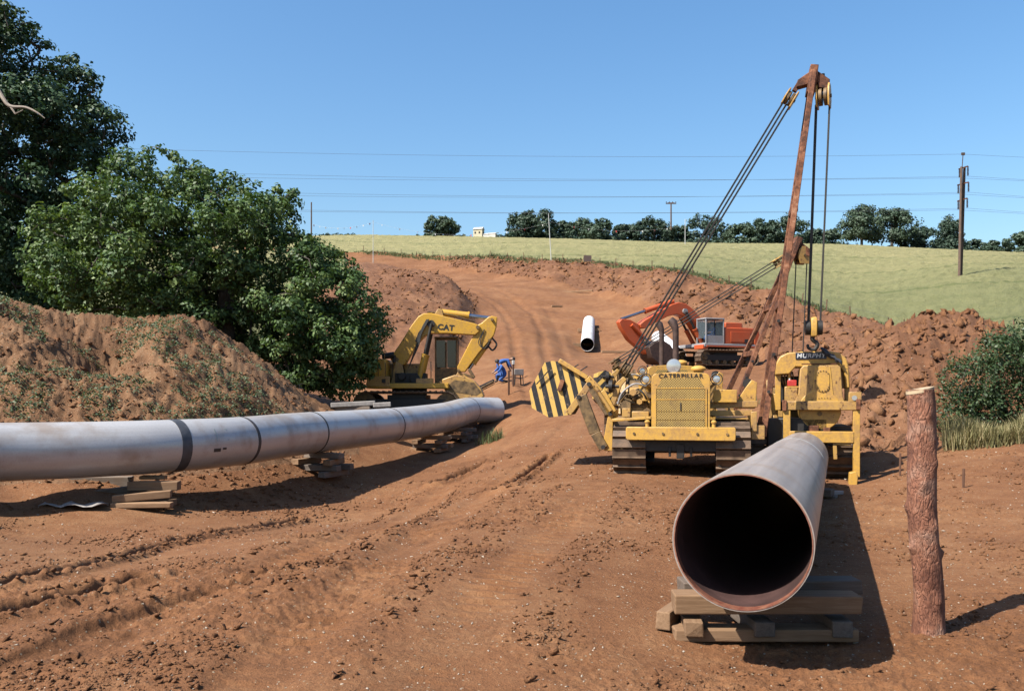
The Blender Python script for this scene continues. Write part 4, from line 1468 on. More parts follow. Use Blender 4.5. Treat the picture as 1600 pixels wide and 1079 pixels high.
        m = MB(); m.prism(mp_, 'x', -.6, .62)
        m.build('weight_mount', 'yellow', t, .012)
        m = MB(); lg_ = side_pts([(877, 602)], x1)[0]; m.box((x1 + .04, lg_[0], lg_[1]), (.07, .10, .26), Matrix.Rotation(R(-18), 3, 'X')); m.build('lifting_lug', 'rust', cwo, .01)
        for a_, b_ in (((838, 600), (862, 574)), ((888, 580), (904, 569)), ((902, 582), (918, 572))):
            ga, gb = side_pts([a_, b_], x1 + .06)
            m = MB(); m.tube([(x1 + .06, *ga), (x1 + .08, *gb)], .014, 6); m.build('pin_rod', 'dark', cwo)
    return t

AYAW = R(-90 - 12.5)
fwd = Vector((math.cos(AYAW), math.sin(AYAW), 0)); lft = Vector((-fwd.y, fwd.x, 0))
frontA = P(1063, 745, 18.5)
locA = Vector((frontA.x, frontA.y, 0)) - fwd * 1.75
locA.z = 0.05
def to_local(p, loc, f, l):
    d = Vector(p) - Vector(loc)
    return Vector((d.dot(f), d.dot(l), d.z))
topA = to_local(P(1271, 112, 19.55), locA, fwd, lft)
topA.x = 0.0
A = cat_pipelayer('yellow pipelayer facing us with tall rusty boom and striped counterweight swung out', locA, AYAW, topA, 1.72)
# hoist tackle of that boom
hb = to_local(P(1287, 150, 19.5), locA, fwd, lft); hb.x = 0
hk = to_local(P(1270.5, 512, 19.6), locA, fwd, lft); hk.x = 0
sheave_block(A, hb, (.25, 1, 0), (0, 0, 1), .54, 'hoist_block', 'yellow')
m = MB(); m.tube([hb + Vector((0, 0, .25)), hb + Vector((0, -.02, .5))], .05, 8); m.build('hoist_shackle', 'dark', A)
m = MB()
m.prism([(hk.x - .13, hk.z - .20), (hk.x + .13, hk.z - .20), (hk.x + .17, hk.z), (hk.x + .12, hk.z + .20), (hk.x, hk.z + .25), (hk.x - .12, hk.z + .20), (hk.x - .17, hk.z)], 'y', hk.y - .055, hk.y + .075)
blk = m.build('hook_block', 'yellow', A, .02)
for yy in (-.115, .14):
    m = MB(); m.tube([hk + Vector((0, yy - .05, 0)), hk + Vector((0, yy + .05, 0))], .16, 22); m.build('sheave', 'dark', blk)
m = MB(); m.tube(catmull([hk + Vector((0, 0, -.16)), hk + Vector((0, -.01, -.26)), hk + Vector((0, .09, -.36)), hk + Vector((0, .03, -.48)), hk + Vector((0, -.09, -.45)), hk + Vector((0, -.12, -.36))], 6), [.05] * 7 + [.045] * 12 + [.035] * 11 + [.012], 10)
m.build('hook', 'dark', blk)
for yo, yo2, n in ((-.15, -.10, 3), (.13, .15, 2)):
    ropes(A, 'hoist_rope', hb + Vector((0, yo, -.15)), hk + Vector((0, yo2, .1)), n, (.06, .012, 0), .013)

# second machine directly behind it
locC = P(1034, 655, 24.6); locC.z = gz(locC.x, locC.y) - .06
CYAW = R(-90)
fwd = Vector((0, -1, 0)); lft = Vector((1, 0, 0))
topC = to_local(P(1245, 378, 24.6), locC, fwd, lft); topC.x = 0
C = cat_pipelayer('yellow pipelayer half hidden behind the first, with shorter leaning rusty boom', locC, CYAW, topC, 1.72, 'in', True, False)
hbC = to_local(P(1253, 400, 24.6), locC, fwd, lft); hbC.x = 0
sheave_block(C, hbC, (1, .3, 0), (0, 0, 1), .5, 'hoist_block', 'yellow_worn')
hkC = hbC + Vector((0, -.15, -3.6))
sheave_block(C, hkC, (1, 0, 0), (0, 0, 1), .45, 'hook_block', 'yellow_worn')
for yo in (-.16, .14):
    ropes(C, 'hoist_rope', hbC + Vector((0, yo, -.1)), hkC + Vector((0, yo, 0)), 1, (0, 0, 0), .016)

# ------------------------------------------------------------------ the third pipelayer, seen from behind
BY = R(90 - 15)
locB = P(1283, 757, 19.6); locB.z = -0.17
Bm = thing('pipelayer', 'yellow pipelayer seen from behind with arched hood and painted name board', 'pipelayer', locB, BY, 'tracked pipelayers')
crawler(Bm, 3.4, 1.15, .60, -.42, 36).location = (2.0, 0, 0.1)
crawler(Bm, 3.4, 1.15, .60, 1.45, 36).location = (2.0, 0, 0.1)
m = MB()
m.box((0, -.73, 1.0), (.16, .14, 1.66)); m.build('frame_post', 'yellow', Bm, .012)
m = MB(); m.box((0, .725, 1.2), (.16, .15, 1.26)); m.build('frame_post', 'yellow', Bm, .012)
m = MB(); m.box((-.012, 0, 1.73), (.17, 1.62, .20)); m.build('upper_cross_beam', 'yellow_worn', Bm, .015)
m = MB(); m.box((-.02, 0, 1.04), (.15, 1.34, .25)); m.build('lower_cross_beam', 'yellow', Bm, .012)
m = MB(); m.box((.02, .16, 1.22), (.1, .22, .14)); m.box((.02, -.12, 1.2), (.1, .14, .1)); m.build('beam_bracket', 'rust', Bm, .01)
for y, z in ((.78, 1.73), (-.76, 1.76)):
    m = MB(); m.box((-.11, y, z), (.06, .09, .24)); m.build('end_plate', 'rust', Bm, .01)
m = MB(); m.prism([(-.56, .0), (-.73, .0), (-.75, .2), (-.70, .3), (-.58, .27)], 'x', -.16, .1); m.build('foot_block', 'yellow', Bm, .012)
m = MB(); m.beam((0, -.3, .92), (0, -.62, .9), .12, .1); m.beam((0, -.28, .92), (0, -.3, .55), .1, .08); m.beam((0, .65, .92), (0, .3, .9), .12, .1)
m.build('stay_bar', 'yellow_worn', Bm, .01)
# round drum
m = MB(); m.tube([(.10, .02, 1.63), (.75, .02, 1.63)], .45, 36); dr = m.build('drum', 'yellow', Bm, .015)
m = MB(); m.tube([(.075, .02, 1.55), (.105, .02, 1.55)], .05, 12); m.build('plug', 'grease', dr)
# casing with oval cover
m = MB(); m.prism([(.56, 1.80), (-.52, 1.80), (-.46, 1.95), (-.42, 2.58), (-.36, 2.63), (.36, 2.63), (.43, 2.55), (.47, 2.0)], 'x', .12, .95)
cs = m.build('gear_casing', 'yellow_worn', Bm, .02)
m = MB()
ov = []
for k in range(24):
    a = 2 * math.pi * k / 24
    ov.append((-.04 + .145 * math.cos(a), 2.28 + .125 * (1 if math.sin(a) > 0 else -1) * (abs(math.sin(a)) > .01) + .13 * math.sin(a)))
m.prism(ov, 'x', .085, .125); pc = m.build('inspection_cover', 'yellow', cs, .006)
for k in range(12):
    a = 2 * math.pi * k / 12 + .1
    p = (-.04 + .118 * math.cos(a), 2.28 + .125 * (1 if math.sin(a) > 0 else -1) + .10 * math.sin(a))
    b = MB(); b.tube([(.072, p[0], p[1]), (.09, p[0], p[1])], .014, 6); b.build('bolt', 'grease', pc)
m = MB(); m.prism([(.20, 1.84), (-.28, 1.84), (-.20, 2.60), (.12, 2.60)], 'x', .105, .13); m.build('cover_plate', 'yellow', cs, .006)
for k in range(7):
    b = MB(); b.tube([(.09, .16 - .06 * k, 1.89 + .006 * (k % 2)), (.112, .16 - .06 * k, 1.89 + .006 * (k % 2))], .012, 6); b.build('bolt', 'grease', cs)
# arched hood
ho = [(.98, 2.42), (.96, 2.66), (.86, 2.84), (.70, 2.92), (.4, 2.945), (-.2, 2.945), (-.40, 2.91), (-.54, 2.80), (-.60, 2.62), (-.63, 2.12), (-.54, 2.12), (-.50, 2.48), (-.44, 2.56), (.52, 2.60), (.66, 2.44)]
m = MB(); m.prism(ho, 'x', .28, 1.5); hd = m.build('arched_hood', 'yellow', Bm, .025)
m = MB(); m.box((.27, .195, 2.845), (.02, .66, .15)); nb = m.build('name_board', 'sign_blue', Bm, .004)
text('lettering', 'MURPHY', .135, 'letter_white', nb, Matrix.Translation((.257, .20, 2.845)) @ Matrix.Rotation(R(-90), 4, 'Z') @ Matrix.Rotation(R(90), 4, 'X'), .003, .15, 1.08, .002)
m = MB(); m.beam((.22, .40, 2.66), (.22, -.35, 2.66), .03, .025); m.beam((.22, .1, 2.60), (.22, -.42, 2.60), .03, .02); m.build('grab_rail', 'rust', Bm)
# uprights of the open engine bay
for y, w in ((.90, .12), (.66, .05), (-.58, .10)):
    m = MB(); m.box((.45, y, 2.05), (.12, w, .86)); m.build('hood_post', 'yellow', Bm, .012)
m = MB(); m.box((1.1, .62, 2.0), (.8, .5, .8)); m.build('engine_block', 'dark', Bm, .03)
for k in range(5):
    m = MB(); m.tube(catmull([(.6, .82 - .06 * k, 2.5), (.5, .80 - .07 * k, 2.3 - .05 * k), (.62, .72 - .05 * k, 2.1)], 5), .018, 6)
    m.build('pipework', 'yellow_worn' if k % 2 else 'grease', Bm)
m = MB(); m.box((.42, .56, 2.15), (.3, .32, .03)); m.build('battery_shelf', 'yellow', Bm)
m = MB(); m.box((.4, .62, 1.98), (.25, .28, .36)); m.build('valve_chest', 'yellow_worn', Bm, .02)
# light box
m = MB(); m.box((.0, -.70, 1.92), (.2, .26, .22)); lb = m.build('lamp_box', 'yellow_worn', Bm, .012)
m = MB(); m.tube([(-.10, -.68, 1.90), (-.115, -.68, 1.90)], .055, 14); m.build('lens', 'chrome', lb)
# near-side frame beside the pipe
m = MB(); m.beam((.6, .95, .55), (.55, .98, 2.0), .12, .12); m.beam((.2, .9, .4), (.4, .98, 1.5), .1, .12); m.beam((.1, 1.08, .5), (.5, 1.12, 2.3), .08, .10)
m.build('side_frame', 'yellow_worn', Bm, .012)
m = MB(); m.box((1.2, .5, 1.1), (2.2, 1.3, .7)); m.build('chassis', 'dark', Bm, .03)
m = MB(); m.box((2.2, .5, 1.75), (1.2, .95, .8)); m.build('engine_cover', 'yellow_worn', Bm, .03)
# red can on the shelf
cn = thing('fuel_can', 'small red can in the open engine bay of the rear-facing pipelayer', 'can', locB + Matrix.Rotation(BY, 3, 'Z') @ Vector((.36, .60, 2.165)), BY)
m = MB(); m.box((0, 0, .07), (.12, .20, .14)); m.build('body', 'red', cn, .015)
m = MB(); m.tube([(0, .05, .14), (0, .05, .18)], .02, 8); m.build('cap', 'white_plastic', cn)
# jacket thrown over the hood
m = MB()
vs = []
NI, NJ = 12, 8
for i in range(NI):
    for j in range(NJ):
        t, s = i / (NI - 1), j / (NJ - 1) - .5
        y = -.02 - .42 * t + .03 * math.sin(s * 9)
        z = 2.98 - .30 * t + .12 * s * (1 - t * .5) + .025 * math.sin(i * 1.9 + j * 1.3)
        x = .17 + .035 * math.sin(i * 1.3 + j * 2.1) - .04 * math.cos(s * 3)
        vs.append((x, y, z))
m.add(vs, [(i * NJ + j, i * NJ + j + 1, (i + 1) * NJ + j + 1, (i + 1) * NJ + j) for i in range(NI - 1) for j in range(NJ - 1)])
jk = m.build('jacket', 'jacket')
jk.location = locB; jk.rotation_euler = (0, 0, BY)
sd_ = jk.modifiers.new('s', 'SOLIDIFY'); sd_.thickness = .05
ss_ = jk.modifiers.new('u', 'SUBSURF'); ss_.levels = 1; ss_.render_levels = 1
tag(jk, 'dark jacket thrown over the arched hood beside the name board', 'jacket')

# ------------------------------------------------------------------ excavators
def poly_local(pts, px0, py0, s, flip=1):
    return [((px - px0) / s * flip, (py0 - py) / s) for px, py in pts]

def cylinder_ram(root, a, b, r, mat, rodmat='blue_rod', frac=.6, name='hydraulic_ram'):
    a, b = Vector(a), Vector(b)
    c = a.lerp(b, frac)
    m = MB(); m.tube([a, c], r, 14)
    d = (b - a).normalized()
    m.tube([c - d * r * .5, c], r * 1.15, 14)
    o = m.build(name, mat, root)
    k = MB(); k.tube([c, b], r * .55, 10); k.build('rod', rodmat, o)
    return o

def cab(root, c, d, mat, door_panel=True, glassmat='glass'):
    """open frame cab: posts, roof, lower panels, panes. c centre of base, d (x,y,z) size"""
    x, y, z = c
    dx, dy, dz = d
    m = MB()
    t = .07
    for sx in (-1, 1):
        for sy in (-1, 1):
            m.box((x + sx * (dx / 2 - t / 2), y + sy * (dy / 2 - t / 2), z + dz / 2), (t, t, dz))
    m.box((x, y - dy / 2 + .045, z + dz * .46), (.06, .05, dz * .9))
    o = m.build('cab', mat, root, .01)
    m = MB(); m.box((x, y, z + dz + .035), (dx + .04, dy + .04, .09)); m.build('cab_roof', mat, o, .03)
    m = MB()
    for sy in (-1, 1):
        m.box((x, y + sy * (dy / 2 - .03), z + dz * .17), (dx - .1, .03, dz * .34))
    m.box((x - dx / 2 + .03, y, z + dz * .2), (.03, dy - .1, dz * .4)); m.box((x, y, z + .03), (dx - .05, dy - .05, .05))
    m.build('lower_panel', mat, o, .004)
    for sy in (-1, 1):
        for hx in (-1, 1):
            m = MB(); m.box((x + hx * (dx / 4 - .005), y + sy * (dy / 2 - .03), z + dz * .66), (dx / 2 - .11, .012, dz * .60)); m.build('window_pane', glassmat, o)
    for sx in (-1, 1):
        m = MB(); m.box((x + sx * (dx / 2 - .03), y, z + dz * .60), (.012, dy - .15, dz * .74)); m.build('window_pane', glassmat, o)
    m = MB(); m.box((x - dx * .15, y, z + .35), (.45, .5, .12)); m.box((x - dx * .35, y, z + .7), (.12, .5, .65)); m.build('seat', 'black', o, .03)
    return o

# yellow excavator
S = 1385 / 38.0
locE = P(640, 648, 38); locE.z = gz(locE.x, locE.y) - .05
E0 = 620 + (CAMZ - locE.z) * S
E = thing('excavator', 'golden yellow tracked excavator with its boom folded, under the oak tree', 'excavator', locE, R(0), 'tracked excavators')
pE = lambda pts: poly_local(pts, 640, E0, S)
crawler(E, 4.4, 1.1, .62, -1.2, 40, .05, 'dark')
crawler(E, 4.4, 1.1, .62, 1.2, 40, .05, 'dark')
m = MB(); m.box((0, 0, .75), (1.6, 2.2, .35)); m.tube([(0, 0, .9), (0, 0, 1.18)], .75, 28); m.build('slew_ring', 'dark', E)
m = MB(); m.box((.05, 0, 1.30), (3.4, 2.5, .22)); m.build('deck', 'yellow_cat', E, .03)
m = MB(); m.prism([(-1.62, 1.2), (-1.62, 2.0), (-1.48, 2.42), (-.85, 2.42), (-.85, 1.2)], 'y', -1.25, 1.25); m.build('counterweight', 'yellow_cat', E, .06)
m = MB(); m.box((-1.15, -1.27, 1.48), (.95, .06, .42)); b_ = m.build('side_box', 'yellow_worn', E, .02)
m = MB(); m.box((-.92, -1.31, 1.50), (.16, .03, .16)); m.build('badge', 'black', b_)
m = MB(); m.box((-.2, .75, 1.85), (1.5, 1.0, .85)); m.build('engine_cover', 'yellow_worn', E, .04)
m = MB(); m.box((.1, -.1, 1.62), (1.3, .9, .45)); m.tube([(.3, -.7, 1.6), (.3, .2, 1.6)], .22, 14); m.tube([(-.25, -.75, 1.7), (-.25, .2, 1.7)], .16, 14); m.build('hydraulic_pump', 'dark', E, .02)
m = MB(); m.box((.75, -1.0, 1.5), (.7, .4, .22)); m.build('tool_box', 'yellow_worn', E, .02)
for yy_ in (-.42, .30):
    m = MB(); m.prism([(-.75, 1.38), (-.1, 1.38), (-.25, 2.2), (-.55, 2.35)], 'y', yy_ - .05, yy_ + .05); m.build('boom_foot', 'yellow_worn', E, .02)
m = MB(); m.tube([(-1.1, -.5, 2.55), (-.6, -.5, 2.62)], .13, 14); m.tube([(-.6, -.5, 2.3), (-.6, -.5, 2.6)], .07, 10); m.build('exhaust', 'dark', E)
cab(E, (1.53, .95, 1.42), (.98, 1.0, 1.95), 'grease', True, 'glass_dark')
bo = [(611, 560), (626, 538), (645, 508), (655, 495), (663, 490.5), (675, 490), (700, 496), (742, 506), (751, 511), (750, 518), (743, 524), (700, 521.5), (675, 521.5), (665, 525), (655, 536), (646, 550), (634, 570), (618, 572)]
m = MB(); m.prism(pE(bo), 'y', -.34, .20); bm_ = m.build('boom', 'yellow_cat', E, .03)
text('lettering', 'CAT', .32, 'letter_black', bm_, Matrix.Translation((1.58, -.347, 3.78)) @ Matrix.Rotation(R(5), 4, 'Y') @ Matrix.Rotation(R(90), 4, 'X'), .003, 0, 1.05, .014)
m = MB(); pp = pE([(675, 507)])[0]; m.tube([(pp[0], -.42, pp[1]), (pp[0], .28, pp[1])], .16, 18); m.build('boom_boss', 'dark', bm_)
m = MB(); m.prism(pE([(650, 534), (655, 520), (662, 512), (661, 522), (656, 537)]), 'y', -.355, -.33); m.build('boom_shade_plate', 'dark', bm_)  # dark plate on the flat boom side, painted shade of a recess
for k in range(3):
    m = MB(); m.tube([(p[0], -.2 + .1 * k, p[1] + .06) for p in pE([(668, 490), (690, 491.5), (715, 497), (742, 505)])], .028, 6); m.build('hydraulic_line', 'grease', bm_)
st = [(763, 496), (769, 494), (777, 496), (776, 510), (772, 524), (764, 534), (749, 551), (727, 581), (716, 581), (715, 573), (736, 532), (744, 518), (745, 509), (753, 505)]
m = MB(); m.prism(pE(st), 'y', -.26, .14); sk = m.build('stick', 'yellow_cat', E, .03)
for yy in (-.07,):
    a_, b_ = pE([(690, 489), (766, 497)])
    cylinder_ram(E, (a_[0], yy, a_[1] + .02), (b_[0], yy, b_[1]), .15, 'yellow_cat', 'blue_rod', .57, 'stick_ram')
m = MB(); pp = pE([(687, 491)])[0]; m.prism([(pp[0] - .3, pp[1] - .15), (pp[0] + .2, pp[1] - .15), (pp[0] + .12, pp[1] + .2), (pp[0] - .05, pp[1] + .22)], 'y', -.25, .1); m.build('ram_bracket', 'yellow_worn', E, .02)
for yy in (-.50, .36):
    a_, b_ = pE([(657, 592), (676, 507)])
    cylinder_ram(E, (a_[0], yy, a_[1]), (b_[0], yy, b_[1]), .12, 'yellow_cat', 'dark', .45, 'boom_ram')
a_, b_ = pE([(765, 532), (733, 577)])
cylinder_ram(E, (a_[0], -.06, a_[1]), (b_[0], -.06, b_[1]), .12, 'yellow_cat', 'blue_rod', .8, 'bucket_ram')
for k in range(4):
    h_ = pE([(757, 515), (751 - 3 * k, 535), (757 + k, 545), (768, 530)])
    m = MB(); m.tube(catmull([(p[0], -.3 + .05 * k, p[1]) for p in h_], 6), .022, 6); m.build('hose', 'black', E)
h_ = pE([(769, 528), (776, 538), (770, 547), (763, 541)])
m = MB(); m.tube(catmull([(p[0], -.1, p[1]) for p in h_], 6), .04, 6); m.build('hose', 'black', E)
for yy in (-.22, .1):
    h_ = pE([(733, 577), (741, 590), (724, 584)])
    m = MB(); m.beam((h_[0][0], yy, h_[0][1]), (h_[1][0], yy, h_[1][1]), .08, .12); m.beam((h_[1][0], yy, h_[1][1]), (h_[2][0], yy, h_[2][1]), .07, .1); m.build('bucket_link', 'grease', E, .01)
bk = [(692, 593), (712, 586), (728, 588), (742, 595), (752, 606), (757, 618), (750, 626), (730, 629), (708, 623), (697, 610)]
m = MB(); m.prism(pE(bk), 'y', -.75, .62); bkt = m.build('bucket', 'yellow_worn', E, .04)
for k in range(5):
    p0 = pE([(694, 598)])[0]; yy = -.66 + .29 * k
    m = MB(); m.prism([(p0[0] + .05, p0[1] + .08), (p0[0] + .05, p0[1] - .08), (p0[0] - .25, p0[1] + .06)], 'y', yy - .05, yy + .05); m.build('bucket_tooth', 'grease', bkt)

for k in range(4):                                    # panel seams and grab rails of the house
    m = MB(); m.box((-1.45 + .30 * k, -1.262, 1.95), (.018, .02, .62)); m.build('panel_seam', 'dark', E)
m = MB(); m.tube([(-1.55, -1.2, 2.44), (-1.55, -1.2, 2.72), (-.9, -1.2, 2.72), (-.9, -1.2, 2.44)], .018, 6); m.build('grab_rail', 'yellow_worn', E)
m = MB(); m.tube([(1.0, -.9, 1.4), (1.0, -.9, 2.1), (1.0, -.9, 2.12)], .018, 6); m.box((1.0, -.94, 2.2), (.03, .14, .24)); m.build('mirror', 'dark', E)
for px_, py_, rr_ in ((747, 512, .13), (769, 500, .10), (717, 579, .10), (621, 562, .16), (673, 507, .2), (765, 532, .09)):
    q_ = pE([(px_, py_)])[0]
    m = MB(); m.tube([(q_[0], -.38, q_[1]), (q_[0], .26, q_[1])], rr_ * .6, 14); m.build('pivot_pin', 'grease', E)
for k in range(5):
    h_ = pE([(668 + k, 500), (660, 515 + 2 * k), (652 + k, 540), (640, 575)])
    m = MB(); m.tube(catmull([(p[0], -.37 - .02 * k, p[1]) for p in h_], 6), .02, 6); m.build('hose', 'black', E)
m = MB(); q_ = pE([(717, 579), (735, 592), (722, 596), (711, 590)]); m.prism(q_, 'y', -.3, .18); m.build('bucket_ear', 'yellow_worn', E, .02)
m = MB(); m.prism(pE([(697, 607), (712, 594), (742, 598), (753, 612), (745, 617), (712, 612)]), 'y', -.765, -.748); m.build('wear_plate', 'grease', E)

# orange excavator
S2 = 1385 / 53.0
OYAW = R(180 + 23)
locO = P(1117, 573, 53); locO.z = gz(locO.x, locO.y)
O = thing('excavator', 'orange tracked excavator with grey cab digging beside the spoil bank', 'excavator', locO, OYAW, 'tracked excavators')
crawler(O, 4.2, .95, .6, -1.2, 40, .05, 'dark')
crawler(O, 4.2, .95, .6, 1.2, 40, .05, 'dark')
m = MB(); m.box((0, 0, .72), (1.6, 2.2, .35)); m.tube([(0, 0, .85), (0, 0, 1.12)], .75, 28); m.build('slew_ring', 'dark', O)
m = MB(); m.box((-.3, 0, 1.20), (3.9, 2.56, .2)); m.build('deck', 'pale_grey', O, .03)
m = MB(); m.box((-.85, 0, 1.78), (2.1, 2.5, .96)); hs = m.build('engine_house', 'orange', O, .05)
m = MB(); m.box((-.9, 1.27, 1.72), (1.4, .03, .6)); m.build('side_door', 'orange', hs, .01)
m = MB(); m.box((-1.45, 1.275, 1.48), (.55, .03, .22)); m.build('vent', 'black', hs)
m = MB(); m.prism([(-2.35, 1.15), (-2.35, 1.75), (-2.2, 2.24), (-1.9, 2.26), (-1.9, 1.15)], 'y', -1.28, 1.28); m.build('counterweight', 'orange', O, .06)
m = MB(); m.box((-.75, .1, 2.42), (1.2, 1.5, .34)); m.build('engine_hood', 'orange', O, .04)
m = MB(); m.box((-1.5, 0, 2.40), (.35, .9, .26)); m.build('vent_box', 'exhaust', O, .02)
m = MB(); m.box((-.3, 1.30, 1.14), (3.6, .05, .08)); m.build('deck_edge', 'orange', O)
cb = cab(O, (.90, .80, 1.28), (1.28, .95, 1.42), 'pale_grey')
m = MB(); m.box((.30, .8, 1.95), (.03, .82, 1.25)); m.build('cab_rear_shade', 'dark', cb)  # dark sheet added behind the rear pane to paint the shaded interior
m = MB(); m.box((.90, .37, 1.95), (1.1, .03, 1.25)); m.build('cab_inner_shade', 'dark', cb)  # second added dark sheet, interior shade on the boom side
m = MB(); m.box((1.55, .8, 1.1), (.35, .9, .25)); m.build('cab_step', 'orange', O, .02)
bo = [(x_ * .96, z_) for x_, z_ in [(.35, 1.25), (.55, 1.95), (1.1, 2.75), (1.75, 3.35), (2.3, 3.66), (2.8, 3.72), (3.3, 3.58), (5.2, 2.60), (5.55, 2.35), (5.45, 2.12), (5.2, 2.12), (3.6, 2.86), (2.95, 3.02), (2.45, 2.90), (1.85, 2.45), (1.3, 1.7), (.95, 1.2)]]
m = MB(); m.prism(bo, 'y', -.36, .24); ob = m.build('boom', 'orange', O, .04)
m = MB(); m.tube([(2.3, -.42, 3.2), (2.3, .34, 3.2)], .16, 16); m.build('boom_boss', 'pale_grey', ob)
st = [(6.45, 2.62), (6.62, 2.45), (6.5, 2.15), (6.0, 1.45), (5.0, .72), (4.7, .62), (4.55, .80), (4.9, 1.25), (5.2, 2.0), (5.35, 2.35), (5.9, 2.6)]
m = MB(); m.prism(st, 'y', -.26, .14); m.build('stick', 'orange', O, .03)
cylinder_ram(O, (2.9, -.06, 3.78), (6.4, -.06, 2.62), .15, 'orange', 'blue_rod', .55, 'stick_ram')
for yy in (-.5, .38):
    cylinder_ram(O, (1.1, yy, 1.2), (2.3, yy, 3.15), .13, 'orange', 'dark', .5, 'boom_ram')
cylinder_ram(O, (5.85, .2, 2.3), (4.6, .2, 1.25), .11, 'orange', 'blue_rod', .6, 'bucket_ram')
bk = [(4.95, 1.05), (4.5, 1.35), (4.0, 1.45), (3.5, 1.2), (3.2, .75), (3.25, .3), (3.6, .05), (4.3, .1), (4.75, .45)]
m = MB(); m.prism(bk, 'y', -.70, .60); bkt = m.build('bucket', 'exhaust', O, .04)
for k in range(5):
    yy = -.62 + .29 * k
    m = MB(); m.prism([(3.3, .2), (3.5, .05), (3.1, -.1)], 'y', yy - .05, yy + .05); m.build('bucket_tooth', 'grease', bkt)

# ------------------------------------------------------------------ people
def skin_body(name, joints, edges, colours, parent, loc):
    """joints: name -> (pos, radius); one continuous skinned figure; colours: list of (material, test joint names)"""
    names = list(joints)
    me = bpy.data.meshes.new(name + '_cage')
    me.from_pydata([joints[n][0] for n in names], [(names.index(a), names.index(b)) for a, b in edges], [])
    o = bpy.data.objects.new(name + '_cage', me)
    COL.objects.link(o)
    sm = o.modifiers.new('skin', 'SKIN')
    sm.use_smooth_shade = True
    o.modifiers.new('sub', 'SUBSURF').levels = 2
    for i, n in enumerate(names):
        sv = me.skin_vertices[0].data[i]
        r = joints[n][1]
        sv.radius = (r, r) if not isinstance(r, tuple) else r
        sv.use_root = (i == 0)
    dg = bpy.context.evaluated_depsgraph_get()
    dg.update()
    nm = bpy.data.meshes.new_from_object(o.evaluated_get(dg))
    bpy.data.objects.remove(o)
    nm.name = name
    nm.materials.clear()
    mats = []
    for mt, js in colours:
        nm.materials.append(M[mt])
        mats.append(js)
    J = np.array([joints[n][0] for n in names])
    for p in nm.polygons:
        c = np.array(p.center)
        k = names[int(np.argmin(((J - c) ** 2).sum(1)))]
        for i, js in enumerate(mats):
            if k in js:
                p.material_index = i
        p.use_smooth = True
    b = link_mesh('body', nm, parent)
    return b

def worker(label, loc, rotz, pose, hat=None):
    t = thing('person', label, 'person', loc, rotz, 'workers in blue overalls')
    J = pose
    E_ = [('pelvis', 'belly'), ('belly', 'chest'), ('chest', 'neck'), ('neck', 'head'), ('head', 'crown')]
    for s in 'lr':
        E_ += [('chest', 'sh' + s), ('sh' + s, 'el' + s), ('el' + s, 'wr' + s), ('wr' + s, 'ha' + s), ('pelvis', 'hi' + s), ('hi' + s, 'kn' + s), ('kn' + s, 'an' + s), ('an' + s, 'to' + s)]
    blue = [k for k in J if k[:2] in ('pe', 'be', 'ch', 'sh', 'el', 'hi', 'kn')]
    skin_body('person', J, E_, [('blue_cloth', blue), ('skin', ['neck', 'head', 'crown', 'wrl', 'wrr', 'hal', 'har']), ('black', ['anl', 'anr', 'tol', 'tor'])], t, loc)
    hd_, cr_ = Vector(J['head'][0]), Vector(J['crown'][0])
    d = (cr_ - hd_).normalized()
    Mx = d.to_track_quat('Z', 'Y').to_matrix()
    m = MB(); m.lathe([(.112, .02), (.118, .06), (.10, .12), (.06, .155), (.005, .165)], 14, hd_, Mx)
    m.build('hard_hat' if hat else 'hair', hat or 'hair', t)
    return t

bend = {'pelvis': ((0, 0, .86), .15), 'belly': ((.16, 0, 1.00), .14), 'chest': ((.42, 0, 1.04), .15), 'neck': ((.60, 0, 1.06), .055), 'head': ((.70, 0, 1.10), .09), 'crown': ((.82, 0, 1.10), .07),
        'shl': ((.45, .18, 1.02), .075), 'ell': ((.52, .22, .76), .055), 'wrl': ((.62, .16, .54), .04), 'hal': ((.66, .14, .45), .035),
        'shr': ((.45, -.18, 1.02), .075), 'elr': ((.56, -.22, .78), .055), 'wrr': ((.70, -.16, .58), .04), 'har': ((.74, -.14, .49), .035),
        'hil': ((-.02, .11, .80), .11), 'knl': ((.06, .14, .46), .075), 'anl': ((-.04, .15, .08), .055), 'tol': ((.14, .16, .045), .045),
        'hir': ((-.02, -.11, .80), .11), 'knr': ((.10, -.15, .46), .075), 'anr': ((.02, -.16, .08), .055), 'tor': ((.20, -.17, .045), .045)}
kneel = {'pelvis': ((0, 0, .42), .15), 'belly': ((.06, 0, .60), .14), 'chest': ((.20, 0, .78), .15), 'neck': ((.30, 0, .92), .055), 'head': ((.36, 0, 1.00), .09), 'crown': ((.40, 0, 1.12), .07),
         'shl': ((.20, .19, .80), .075), 'ell': ((.34, .24, .58), .055), 'wrl': ((.52, .15, .46), .04), 'hal': ((.60, .12, .42), .035),
         'shr': ((.20, -.19, .80), .075), 'elr': ((.36, -.24, .60), .055), 'wrr': ((.54, -.15, .50), .04), 'har': ((.62, -.12, .46), .035),
         'hil': ((.0, .12, .38), .11), 'knl': ((.34, .16, .10), .075), 'anl': ((-.08, .16, .06), .055), 'tol': ((-.22, .16, .05), .045),
         'hir': ((.0, -.12, .38), .11), 'knr': ((.38, -.17, .36), .075), 'anr': ((.30, -.17, .06), .055), 'tor': ((.46, -.17, .045), .045)}
